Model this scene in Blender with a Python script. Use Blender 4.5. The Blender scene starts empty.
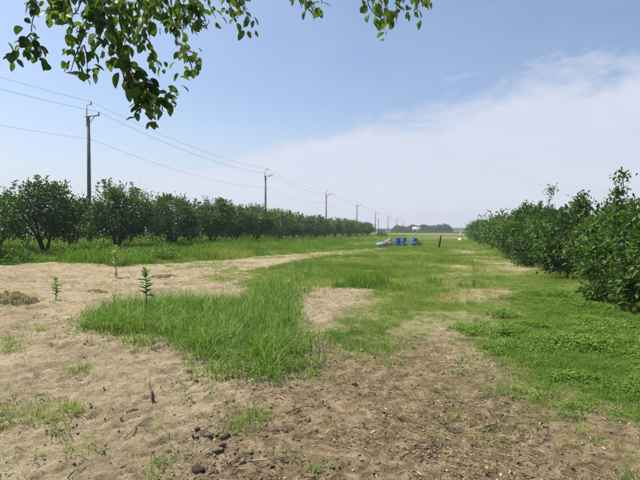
import bpy, math, random
import numpy as np
from mathutils import Vector, Matrix, Euler

# ------------------------------------------------------------------ camera, sky, sun, exposure
SC = bpy.context.scene
COL = SC.collection
YAW, PITCH, CAMH, FPX = 15.2, 1.13, 1.55, 480.0
cam = bpy.data.objects.new('camera', bpy.data.cameras.new('camera'))
COL.objects.link(cam)
cam.location = (0, 0, CAMH)
cam.rotation_euler = (math.radians(90 - PITCH), 0, math.radians(YAW))
cam.data.sensor_width = 36.0
cam.data.lens = FPX / 640 * 36.0
cam.data.clip_start = 0.05
cam.data.clip_end = 20000
SC.camera = cam

SUN_AZ, SUN_EL = -80.0, 62.0          # azimuth from +Y towards +X, elevation
sdir = Vector((math.sin(math.radians(SUN_AZ)) * math.cos(math.radians(SUN_EL)),
               math.cos(math.radians(SUN_AZ)) * math.cos(math.radians(SUN_EL)),
               math.sin(math.radians(SUN_EL))))
sun = bpy.data.objects.new('sun', bpy.data.lights.new('sun', 'SUN'))
COL.objects.link(sun)
sun.data.energy = 5.0
sun.data.angle = math.radians(0.6)
sun.data.color = (1.0, 0.94, 0.82)
sun.rotation_euler = sdir.to_track_quat('Z', 'Y').to_euler()
sun.location = (-20, 10, 40)

world = bpy.data.worlds.new('World')
SC.world = world
world.use_nodes = True
WN, WL = world.node_tree.nodes, world.node_tree.links
WN.clear()

def wmath(op, a, b=None, clamp=False):
    n = WN.new('ShaderNodeMath'); n.operation = op; n.use_clamp = clamp
    for i, v in enumerate((a, b)):
        if v is None: continue
        if isinstance(v, (int, float)): n.inputs[i].default_value = v
        else: WL.new(v, n.inputs[i])
    return n.outputs[0]

w_out = WN.new('ShaderNodeOutputWorld')
w_bg = WN.new('ShaderNodeBackground'); w_bg.inputs['Strength'].default_value = 0.106
sky = WN.new('ShaderNodeTexSky'); sky.sky_type = 'NISHITA'; sky.sun_disc = False
sky.sun_elevation = math.radians(SUN_EL)
sky.sun_rotation = math.radians(SUN_AZ)
sky.air_density = 1.0; sky.dust_density = 2.2; sky.ozone_density = 2.0
tc = WN.new('ShaderNodeTexCoord')
nrm = WN.new('ShaderNodeVectorMath'); nrm.operation = 'NORMALIZE'
WL.new(tc.outputs['Generated'], nrm.inputs[0])
# a soft bank of high cloud whose straight edge runs across the sky
CLOUD_N = (0.1589, 0.2395, -0.9578)
CLOUD_C = 0.0
dot = WN.new('ShaderNodeVectorMath'); dot.operation = 'DOT_PRODUCT'
WL.new(nrm.outputs[0], dot.inputs[0]); dot.inputs[1].default_value = CLOUD_N
def wnoise(scale, detail, rough, dist, sx=1, sy=1, sz=1):
    mp = WN.new('ShaderNodeMapping'); mp.inputs['Scale'].default_value = (sx, sy, sz)
    WL.new(nrm.outputs[0], mp.inputs[0])
    n = WN.new('ShaderNodeTexNoise')
    n.inputs['Scale'].default_value = scale; n.inputs['Detail'].default_value = detail
    n.inputs['Roughness'].default_value = rough; n.inputs['Distortion'].default_value = dist
    WL.new(mp.outputs[0], n.inputs['Vector'])
    return n.outputs['Fac']
n_big = wnoise(2.6, 6, 0.55, 0.3, 1, 1, 2.2)
n_fine = wnoise(9.0, 8, 0.62, 0.4, 1, 1, 2.6)
edge = wmath('ADD', dot.outputs['Value'], wmath('MULTIPLY', wmath('SUBTRACT', n_big, 0.5), 0.22))
edge = wmath('ADD', edge, wmath('MULTIPLY', wmath('SUBTRACT', n_fine, 0.5), 0.10))
mr = WN.new('ShaderNodeMapRange'); mr.interpolation_type = 'SMOOTHSTEP'
WL.new(edge, mr.inputs['Value'])
mr.inputs['From Min'].default_value = -0.03; mr.inputs['From Max'].default_value = 0.04
body = wmath('ADD', 0.60, wmath('MULTIPLY', n_fine, 0.45), True)
mask = wmath('MULTIPLY', mr.outputs[0], body)
# thin veil far from the edge everywhere, a little uneven
veil = wmath('MULTIPLY', wmath('SUBTRACT', n_big, 0.38, True), 0.35)
mask = wmath('MAXIMUM', mask, veil)
sepz = WN.new('ShaderNodeSeparateXYZ'); WL.new(nrm.outputs[0], sepz.inputs[0])
low = WN.new('ShaderNodeMapRange'); low.interpolation_type = 'SMOOTHSTEP'; WL.new(sepz.outputs['Z'], low.inputs['Value'])
low.inputs['From Min'].default_value = 0.30; low.inputs['From Max'].default_value = 0.0
low.inputs['To Min'].default_value = 0.0; low.inputs['To Max'].default_value = 0.72
mask = wmath('MAXIMUM', mask, low.outputs[0])
cmix = WN.new('ShaderNodeMix'); cmix.data_type = 'RGBA'
WL.new(mask, cmix.inputs['Factor'])
tint = WN.new('ShaderNodeMix'); tint.data_type = 'RGBA'; tint.blend_type = 'MULTIPLY'
tint.inputs['Factor'].default_value = 1.0
WL.new(sky.outputs[0], tint.inputs[6]); tint.inputs[7].default_value = (1.0, 1.02, 1.04, 1)
WL.new(tint.outputs[2], cmix.inputs[6])
cmix.inputs[7].default_value = (4.75, 4.95, 5.75, 1)
WL.new(cmix.outputs[2], w_bg.inputs['Color'])
WL.new(w_bg.outputs[0], w_out.inputs['Surface'])

SC.view_settings.view_transform = 'Standard'
SC.view_settings.look = 'None'
SC.view_settings.gamma = 1.0
SC.view_settings.exposure = 0.54
SC.view_settings.use_curve_mapping = False
SC.render.engine = 'CYCLES'
SC.cycles.use_denoising = True
SC.cycles.use_adaptive_sampling = True
SC.cycles.adaptive_threshold = 0.03
SC.cycles.max_bounces = 5
SC.cycles.diffuse_bounces = 2
SC.cycles.transmission_bounces = 2
SC.cycles.volume_bounces = 0
SC.cycles.sample_clamp_indirect = 6.0

# ------------------------------------------------------------------ helpers
RNG = np.random.default_rng(7)
random.seed(7)
_cm = np.array(cam.rotation_euler.to_matrix())

def ray(px, py):
    d = _cm @ np.array([(px - 320) / FPX, -(py - 240) / FPX, -1.0])
    return d
def G(px, py, z=0.0):
    """point on the level ground that the photograph shows at this place"""
    d = ray(px, py)
    t = (z - CAMH) / d[2]
    return np.array([d[0] * t, d[1] * t, z])
def P(px, py, depth):
    return np.array([0, 0, CAMH]) + ray(px, py) * depth

def _hash(ix, iy, seed):
    h = (ix.astype(np.int64) * 374761393 + iy.astype(np.int64) * 668265263 + seed * 974634777) & 0xffffffff
    h = ((h ^ (h >> 13)) * 1274126177) & 0xffffffff
    return ((h ^ (h >> 16)) & 0xffff) / 65535.0
def vnoise(x, y, seed=0):
    x0 = np.floor(x); y0 = np.floor(y)
    fx = x - x0; fy = y - y0
    fx = fx * fx * fx * (fx * (fx * 6 - 15) + 10); fy = fy * fy * fy * (fy * (fy * 6 - 15) + 10)
    a = _hash(x0, y0, seed); b = _hash(x0 + 1, y0, seed); c = _hash(x0, y0 + 1, seed); d = _hash(x0 + 1, y0 + 1, seed)
    return (a * (1 - fx) + b * fx) * (1 - fy) + (c * (1 - fx) + d * fx) * fy
def fbm(x, y, seed=0, octv=4, gain=0.5):
    s = 0; amp = 1; tot = 0
    ca, sa = 0.8, 0.6
    for o in range(octv):
        s = s + amp * vnoise(x, y, seed + o * 17); tot += amp; amp *= gain
        x, y = (x * ca - y * sa) * 2.03 + 11.3, (x * sa + y * ca) * 2.03 + 5.7
    return s / tot
def sstep(a, b, v):
    t = np.clip((v - a) / (b - a), 0, 1)
    return t * t * (3 - 2 * t)

def poly_mask(poly, x, y, soft):
    """soft 0..1 membership of world points in a ground polygon"""
    n = len(poly)
    inside = np.zeros(x.shape, bool); dmin = np.full(x.shape, 1e9)
    for i in range(n):
        x0, y0 = poly[i]; x1, y1 = poly[(i + 1) % n]
        if y0 != y1:
            c = ((y0 > y) != (y1 > y)) & (x < (x1 - x0) * (y - y0) / (y1 - y0) + x0)
            inside ^= c
        dx, dy = x1 - x0, y1 - y0
        L = dx * dx + dy * dy + 1e-9
        t = np.clip(((x - x0) * dx + (y - y0) * dy) / L, 0, 1)
        dmin = np.minimum(dmin, np.hypot(x - x0 - t * dx, y - y0 - t * dy))
    sd = np.where(inside, dmin, -dmin)
    return sstep(-soft, soft, sd)
def gpoly(pts):
    return [tuple(G(a, b)[:2]) for a, b in pts]

# ---- mesh building
def mesh_np(name, V, T, attrs=None, smooth=False):
    V = np.asarray(V, np.float32).reshape(-1, 3); T = np.asarray(T, np.int32).reshape(-1, 3)
    me = bpy.data.meshes.new(name)
    me.vertices.add(len(V)); me.vertices.foreach_set('co', V.ravel())
    me.loops.add(T.size); me.loops.foreach_set('vertex_index', T.ravel())
    me.polygons.add(len(T))
    me.polygons.foreach_set('loop_start', np.arange(0, T.size, 3, dtype=np.int32))
    try: me.polygons.foreach_set('loop_total', np.full(len(T), 3, np.int32))
    except Exception: pass
    if smooth: me.polygons.foreach_set('use_smooth', np.ones(len(T), bool))
    for k, v in (attrs or {}).items():
        a = me.attributes.new(k, 'FLOAT', 'POINT'); a.data.foreach_set('value', np.asarray(v, np.float32))
    me.update(calc_edges=True); me.validate()
    return me
def link(name, me, mat=None, parent=None, loc=None, rotz=None, scale=None):
    o = bpy.data.objects.new(name, me); COL.objects.link(o)
    if mat is not None and me is not None and not me.materials: me.materials.append(mat)
    if parent is not None: o.parent = parent
    if loc is not None: o.location = loc
    if rotz is not None: o.rotation_euler = (0, 0, rotz)
    if scale is not None: o.scale = scale if hasattr(scale, '__len__') else (scale,) * 3
    return o
def tag(o, label=None, cat=None, group=None, kind=None):
    if label: o['label'] = label
    if cat: o['category'] = cat
    if group: o['group'] = group
    if kind: o['kind'] = kind
    return o
def thing(name, label, cat, loc=(0, 0, 0), rotz=0, group=None, scale=1):
    o = bpy.data.objects.new(name, None); COL.objects.link(o)
    o.empty_display_size = 0.1
    o.location = loc; o.rotation_euler = (0, 0, rotz); o.scale = (scale,) * 3
    return tag(o, label, cat, group)
class MB:
    """collects triangles"""
    def __init__(s): s.v = []; s.t = []; s.n = 0
    def add(s, V, T):
        V = np.asarray(V, float).reshape(-1, 3)
        s.v.append(V); s.t.append(np.asarray(T, int).reshape(-1, 3) + s.n); s.n += len(V)
    def tube(s, pts, rad, sides=6, cap=True):
        pts = np.asarray(pts, float); k = len(pts)
        rad = np.broadcast_to(np.asarray(rad, float), (k,))
        tang = np.gradient(pts, axis=0); tang /= np.linalg.norm(tang, axis=1)[:, None] + 1e-9
        up = np.array([0, 0, 1.0]) if abs(tang[0][2]) < 0.9 else np.array([1.0, 0, 0])
        V = []
        u = np.cross(tang[0], up); u /= np.linalg.norm(u)
        ang = np.arange(sides) * 2 * np.pi / sides
        for i in range(k):
            u = u - tang[i] * np.dot(u, tang[i]); u /= np.linalg.norm(u) + 1e-9
            w = np.cross(tang[i], u)
            V.append(pts[i] + rad[i] * (np.cos(ang)[:, None] * u + np.sin(ang)[:, None] * w))
        V = np.concatenate(V); T = []
        for i in range(k - 1):
            for j in range(sides):
                a = i * sides + j; b = i * sides + (j + 1) % sides
                T += [(a, b, b + sides), (a, b + sides, a + sides)]
        if cap:
            V = np.vstack([V, pts[0], pts[-1]]); c0 = k * sides
            for j in range(sides):
                T += [(c0, (j + 1) % sides, j), (c0 + 1, (k - 1) * sides + j, (k - 1) * sides + (j + 1) % sides)]
        s.add(V, T)
    def box(s, c, d, rot=None):
        c = np.asarray(c, float); d = np.asarray(d, float) / 2
        V = np.array([[x, y, z] for x in (-1, 1) for y in (-1, 1) for z in (-1, 1)], float) * d
        if rot is not None: V = V @ np.array(rot).T
        q = [(0, 1, 3, 2), (4, 6, 7, 5), (0, 4, 5, 1), (2, 3, 7, 6), (0, 2, 6, 4), (1, 5, 7, 3)]
        T = [t for a, b, c2, d2 in q for t in ((a, b, c2), (a, c2, d2))]
        s.add(V + c, T)
    def lathe(s, prof, sides=20):
        k = len(prof); ang = np.arange(sides) * 2 * np.pi / sides
        V = np.concatenate([np.stack([r * np.cos(ang), r * np.sin(ang), np.full(sides, z)], 1) for r, z in prof])
        T = []
        for i in range(k - 1):
            for j in range(sides):
                a = i * sides + j; b = i * sides + (j + 1) % sides
                T += [(a, b, b + sides), (a, b + sides, a + sides)]
        s.add(V, T)
    def mesh(s, name, smooth=False, attrs=None):
        return mesh_np(name, np.concatenate(s.v), np.concatenate(s.t), attrs, smooth)

def leaves_np(C, D, N, ln, wd, fold=0.25, droop=0.15):
    """folded six-point leaves: base at C, pointing along D, face normal N. 6 verts and 4 triangles each"""
    D = D / (np.linalg.norm(D, axis=1)[:, None] + 1e-9)
    S = np.cross(D, N); S /= np.linalg.norm(S, axis=1)[:, None] + 1e-9
    U = np.cross(S, D)
    ln = ln[:, None]; wd = wd[:, None]
    base = C
    tip = C + D * ln - U * ln * droop
    l1 = C + D * ln * 0.33 + S * wd * 0.46 + U * wd * fold; r1 = C + D * ln * 0.33 - S * wd * 0.46 + U * wd * fold
    l2 = C + D * ln * 0.70 + S * wd * 0.40 + U * (wd * fold - ln * droop * 0.5); r2 = C + D * ln * 0.70 - S * wd * 0.40 + U * (wd * fold - ln * droop * 0.5)
    V = np.stack([base, l1, l2, tip, r2, r1], 1).reshape(-1, 3)
    b = np.arange(len(C))[:, None] * 6
    T = np.concatenate([b + [0, 1, 2], b + [0, 2, 3], b + [0, 3, 4], b + [0, 4, 5]], 1).reshape(-1, 3)
    return V, T

def blades_np(root, az, lean, ln, wd, rng, segs=3):
    """grass blades. root (n,3)"""
    n = len(root)
    dx = np.stack([np.cos(az), np.sin(az), np.zeros(n)], 1)
    tw = az + np.pi / 2 + rng.normal(0, 0.5, n)
    sx = np.stack([np.cos(tw), np.sin(tw), np.zeros(n)], 1)
    ts = np.linspace(0, 1, segs + 1)
    rows = []
    for t in ts:
        z = ln * (t - 0.42 * np.clip(lean, 0, 1.4) * t * t)
        c = root + dx * (ln * lean * (0.15 * t + 0.75 * t * t))[:, None]; c = c + np.array([0, 0, 1.0]) * z[:, None]
        w = wd * (1 - t ** 2.2) * 0.5
        rows.append((c, w))
    V = []
    for i, (c, w) in enumerate(rows):
        if i < segs:
            V += [c - sx * w[:, None], c + sx * w[:, None]]
        else:
            V += [c]
    k = 2 * segs + 1
    V = np.stack(V, 1).reshape(-1, 3)
    b = np.arange(n)[:, None] * k
    T = []
    for i in range(segs - 1):
        T += [b + [2 * i, 2 * i + 1, 2 * i + 3], b + [2 * i, 2 * i + 3, 2 * i + 2]]
    T += [b + [2 * segs - 2, 2 * segs - 1, 2 * segs]]
    return V, np.concatenate(T, 1).reshape(-1, 3), k

# ---- materials
def new_mat(name):
    m = bpy.data.materials.new(name); m.use_nodes = True
    nt = m.node_tree; nt.nodes.clear()
    return m, nt.nodes, nt.links
def N_(nodes, kind, **kw):
    n = nodes.new(kind)
    for k, v in kw.items(): setattr(n, k, v)
    return n
def ramp(nodes, links, fac, stops):
    r = nodes.new('ShaderNodeValToRGB')
    while len(r.color_ramp.elements) < len(stops): r.color_ramp.elements.new(0.5)
    for e, (p, c) in zip(r.color_ramp.elements, stops):
        e.position = p; e.color = (*c, 1)
    links.new(fac, r.inputs[0])
    return r.outputs[0]
def noise(nodes, links, scale, detail=4, rough=0.55, vec=None, dist=0.0):
    n = nodes.new('ShaderNodeTexNoise')
    n.inputs['Scale'].default_value = scale; n.inputs['Detail'].default_value = detail
    n.inputs['Roughness'].default_value = rough; n.inputs['Distortion'].default_value = dist
    if vec is not None: links.new(vec, n.inputs['Vector'])
    return n.outputs['Fac']
def mixc(nodes, links, fac, a, b, blend='MIX'):
    n = nodes.new('ShaderNodeMix'); n.data_type = 'RGBA'; n.blend_type = blend
    for sock, v in ((0, fac), (6, a), (7, b)):
        if isinstance(v, (int, float)): n.inputs[sock].default_value = v
        elif isinstance(v, tuple): n.inputs[sock].default_value = (*v, 1)
        else: links.new(v, n.inputs[sock])
    return n.outputs[2]
def plain(name, c1, c2, scale=8.0, rough=0.7, spec=0.3, bump=0.0, bscale=40, metal=0.0):
    m, n, l = new_mat(name)
    tcn = n.new('ShaderNodeTexCoord')
    f = noise(n, l, scale, 5, 0.6, tcn.outputs['Object'])
    col = ramp(n, l, f, [(0.3, c1), (0.7, c2)])
    b = n.new('ShaderNodeBsdfPrincipled'); l.new(col, b.inputs['Base Color'])
    b.inputs['Roughness'].default_value = rough; b.inputs['Specular IOR Level'].default_value = spec
    b.inputs['Metallic'].default_value = metal
    if bump:
        bp = n.new('ShaderNodeBump'); bp.inputs['Strength'].default_value = bump; bp.inputs['Distance'].default_value = 0.02
        l.new(noise(n, l, bscale, 6, 0.6, tcn.outputs['Object']), bp.inputs['Height']); l.new(bp.outputs[0], b.inputs['Normal'])
    o = n.new('ShaderNodeOutputMaterial'); l.new(b.outputs[0], o.inputs[0])
    return m
def leaf_mat(name, stops, trans=0.28, rough=0.38, spec=0.45, attr='tint', instancer=False, tboost=(1.5, 1.7, 0.6), objrand=0.25):
    """leaf: gloss + translucency, hue from a per-leaf (or per-instance) tint attribute"""
    m, n, l = new_mat(name)
    a = n.new('ShaderNodeAttribute'); a.attribute_name = attr
    a.attribute_type = 'INSTANCER' if instancer else 'GEOMETRY'
    oi = n.new('ShaderNodeObjectInfo')
    ma = n.new('ShaderNodeMath'); ma.operation = 'MULTIPLY_ADD'
    l.new(oi.outputs['Random'], ma.inputs[0]); ma.inputs[1].default_value = objrand
    sb = n.new('ShaderNodeMath'); sb.operation = 'SUBTRACT'; l.new(a.outputs['Fac'], sb.inputs[0]); sb.inputs[1].default_value = objrand / 2
    l.new(sb.outputs[0], ma.inputs[2])
    col = ramp(n, l, ma.outputs[0], stops)
    b = n.new('ShaderNodeBsdfPrincipled'); l.new(col, b.inputs['Base Color'])
    b.inputs['Roughness'].default_value = rough; b.inputs['Specular IOR Level'].default_value = spec
    t = n.new('ShaderNodeBsdfTranslucent')
    l.new(mixc(n, l, 1.0, col, tboost, 'MULTIPLY'), t.inputs['Color'])
    mx = n.new('ShaderNodeMixShader'); mx.inputs[0].default_value = trans
    l.new(b.outputs[0], mx.inputs[1]); l.new(t.outputs[0], mx.inputs[2])
    o = n.new('ShaderNodeOutputMaterial'); l.new(mx.outputs[0], o.inputs[0])
    return m

M = {}
M['citrus_leaf'] = leaf_mat('citrus_leaf', [(0.0, (0.022, 0.054, 0.014)), (0.45, (0.070, 0.132, 0.028)), (0.8, (0.110, 0.180, 0.040)), (1.0, (0.20, 0.24, 0.05))], trans=0.25, rough=0.45, spec=0.24, objrand=0.3)
M['overhang_leaf'] = leaf_mat('overhang_leaf', [(0.0, (0.018, 0.044, 0.018)), (0.30, (0.034, 0.074, 0.026)), (0.46, (0.10, 0.145, 0.030)), (1.0, (0.12, 0.16, 0.03))], trans=0.42, rough=0.5, spec=0.2, attr='none', objrand=1.0)
M['grass'] = leaf_mat('grass', [(0.0, (0.066, 0.135, 0.022)), (0.45, (0.135, 0.225, 0.038)), (0.78, (0.215, 0.262, 0.070)), (1.0, (0.36, 0.30, 0.15))], trans=0.32, rough=0.6, spec=0.12, instancer=True)
M['tall_grass'] = leaf_mat('tall_grass', [(0.0, (0.055, 0.120, 0.016)), (0.55, (0.115, 0.215, 0.028)), (0.88, (0.22, 0.29, 0.08)), (1.0, (0.40, 0.34, 0.18))], trans=0.35, rough=0.48, spec=0.2, objrand=0.1)
M['cover_leaf'] = leaf_mat('cover_leaf', [(0.0, (0.070, 0.140, 0.020)), (0.6, (0.135, 0.225, 0.038)), (1.0, (0.22, 0.29, 0.08))], trans=0.28, rough=0.6, spec=0.12, instancer=True)
M['seedling_leaf'] = leaf_mat('seedling_leaf', [(0.0, (0.05, 0.11, 0.025)), (0.5, (0.10, 0.18, 0.04)), (1.0, (0.24, 0.28, 0.09))], objrand=0.0)
M['bark'] = plain('bark', (0.045, 0.036, 0.028), (0.12, 0.10, 0.08), 14, 0.9, 0.1, 0.6, 60)
M['concrete'] = plain('concrete', (0.11, 0.11, 0.12), (0.18, 0.18, 0.19), 3, 0.85, 0.2)
M['steel'] = plain('steel', (0.20, 0.21, 0.22), (0.30, 0.31, 0.33), 10, 0.55, 0.4)
M['insulator'] = plain('insulator', (0.20, 0.16, 0.14), (0.30, 0.25, 0.22), 10, 0.3, 0.5)
M['wire'] = plain('wire', (0.10, 0.10, 0.11), (0.14, 0.14, 0.15), 3, 0.6, 0.3)
M['blue_plastic'] = plain('blue_plastic', (0.012, 0.055, 0.36), (0.10, 0.20, 0.60), 4, 0.42, 0.4)
M['lid'] = plain('lid', (0.02, 0.03, 0.09), (0.03, 0.05, 0.14), 5, 0.5, 0.4)
M['paper'] = plain('paper', (0.62, 0.66, 0.70), (0.75, 0.78, 0.80), 12, 0.8, 0.2)
M['tarp_cyan'] = plain('tarp_cyan', (0.10, 0.19, 0.24), (0.25, 0.35, 0.38), 6, 0.6, 0.3)
M['sack_grey'] = plain('sack_grey', (0.26, 0.19, 0.17), (0.44, 0.35, 0.32), 6, 0.8, 0.2)
M['old_wood'] = plain('old_wood', (0.035, 0.028, 0.022), (0.085, 0.07, 0.055), 9, 0.9, 0.1, 0.5, 40)
M['white_stone'] = plain('white_stone', (0.52, 0.48, 0.42), (0.68, 0.64, 0.58), 5, 0.8, 0.2)
M['twig'] = plain('twig', (0.065, 0.048, 0.032), (0.19, 0.145, 0.10), 20, 0.9, 0.1)
M['pale_wood'] = plain('pale_wood', (0.22, 0.19, 0.15), (0.38, 0.33, 0.26), 25, 0.85, 0.1)
M['soil_lump'] = plain('soil_lump', (0.12, 0.095, 0.064), (0.28, 0.232, 0.16), 18, 0.95, 0.05, 0.8, 90)
M['dark_lump'] = plain('dark_lump', (0.05, 0.040, 0.028), (0.20, 0.16, 0.11), 18, 0.95, 0.05, 0.8, 90)
M['fruit'] = plain('fruit', (0.13, 0.19, 0.04), (0.20, 0.26, 0.07), 6, 0.45, 0.4)
M['fruit_yellow'] = plain('fruit_yellow', (0.50, 0.42, 0.06), (0.62, 0.52, 0.10), 6, 0.5, 0.4)
M['shed_wall'] = plain('shed_wall', (0.30, 0.38, 0.48), (0.36, 0.44, 0.54), 0.5, 0.6, 0.3)
M['shed_roof'] = plain('shed_roof', (0.36, 0.38, 0.40), (0.46, 0.48, 0.50), 0.5, 0.6, 0.2)
M['shed_door'] = plain('shed_door', (0.05, 0.07, 0.10), (0.08, 0.10, 0.13), 0.5, 0.6, 0.3)

# ------------------------------------------------------------------ ground
# soil without a lawn, as it lies on the field
BARE = gpoly([(-700, 274), (-100, 273), (0, 271), (50, 266), (120, 267), (200, 261), (262, 256), (330, 251.8), (376, 248.6), (388, 249.6),
              (345, 254.2), (300, 260), (262, 267), (248, 280), (262, 296), (322, 286), (368, 293), (352, 308), (330, 322), (336, 350),
              (385, 352), (430, 342), (462, 338), (478, 360), (505, 378), (535, 398), (575, 410), (640, 416), (760, 425), (1500, 470),
              (1500, 1500), (-1500, 1500), (-1500, 300)])
DARK = gpoly([(180, 470), (232, 408), (296, 378), (322, 342), (345, 335), (430, 336), (470, 345), (505, 378), (575, 410), (640, 416), (1500, 470), (1500, 1600), (-100, 1600)])
COVER = gpoly([(482, 335), (496, 306), (520, 292), (560, 288), (640, 300), (900, 325), (900, 440), (640, 412), (585, 408), (540, 394), (508, 368)])
THIN = gpoly([(335, 330), (360, 300), (430, 290), (520, 284), (545, 262), (505, 250), (470, 246), (462, 262), (440, 285), (380, 300), (340, 385), (480, 372), (500, 330), (520, 300)])
BALD = [gpoly(p) for p in (
    [(428, 300), (450, 289), (500, 288), (530, 293), (500, 300), (470, 301)],
    [(485, 268), (505, 262), (545, 263), (558, 268), (520, 271)],
    [(438, 270), (455, 264), (478, 266), (470, 270)],
    [(440, 252), (462, 249), (480, 252), (466, 255)],
    [(400, 350), (430, 335), (468, 332), (478, 352), (440, 365)])]
FIELD_RED = gpoly([(419, 235.2), (468, 235.4), (470, 236.8), (425, 236.4)])
FIELD_TAN = gpoly([(440, 236.9), (480, 237.0), (486, 238.7), (444, 238.3)])

def masks(x, y):
    r = np.hypot(x, y)
    wx = x + (fbm(x * 0.9, y * 0.9, 3, 3) - 0.5) * (0.5 + r * 0.03) + (fbm(x * 4, y * 4, 13, 3) - 0.5) * 0.55
    wy = y + (fbm(x * 0.9, y * 0.9, 5, 3) - 0.5) * (0.9 + r * 0.06) + (fbm(x * 4, y * 4, 15, 3) - 0.5) * 0.7
    bare = poly_mask(BARE, wx, wy, 0.30)
    dark = poly_mask(DARK, wx, wy, 0.55)
    cover = poly_mask(COVER, wx, wy, 0.8)
    thin = poly_mask(THIN, wx, wy, 0.5) * (1 - 0.6 * sstep(9, 20, r))
    bald = np.zeros_like(x)
    for p in BALD: bald = np.maximum(bald, poly_mask(p, wx, wy, 0.35))
    return bare, dark, cover, thin, bald

def ground_h(x, y):
    r = np.hypot(x, y)
    near = 1 - sstep(25, 70, r)
    bare, dark, cover, thin, bald = masks(x, y)
    h = (fbm(x * 0.25, y * 0.25, 21, 3) - 0.5) * 0.16 * near * sstep(1.5, 5, r)
    verge = sstep(11.5, 17.5, -x) * (1 - sstep(140, 200, r))
    h = h + verge * 0.22
    soil = np.maximum(bare, 0.25)
    h = h + (fbm(x * 1.6, y * 1.6, 31, 3) - 0.5) * 0.028 * soil * near
    # ridges left by a plough or a digger's bucket on the pale soil
    u = x * 0.55 + y * 0.83; v = -x * 0.83 + y * 0.55
    rid = 1 - np.abs(2 * fbm(u * 1.1, v * 4.2, 41, 4, 0.6) - 1)
    h = h + (rid ** 9 * 0.062 - 0.010) * bare * (1 - dark) * near
    clod = 1 - np.abs(2 * fbm(x * 5.5, y * 5.5, 51, 4, 0.6) - 1)
    nearer = 1 - sstep(8, 18, r)
    h = h + (0.5 - clod) * 0.050 * nearer * (0.10 * bare + 0.90 * dark)
    h = h + (fbm(x * 16, y * 16, 61, 2) - 0.5) * nearer * (0.013 * bare + 0.014 * dark)
    return h

def Hs(x, y):
    return float(ground_h(np.array([float(x)]), np.array([float(y)]))[0])
def GZ(px, py):
    p = G(px, py)
    p[2] = Hs(p[0], p[1]); return p

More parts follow.
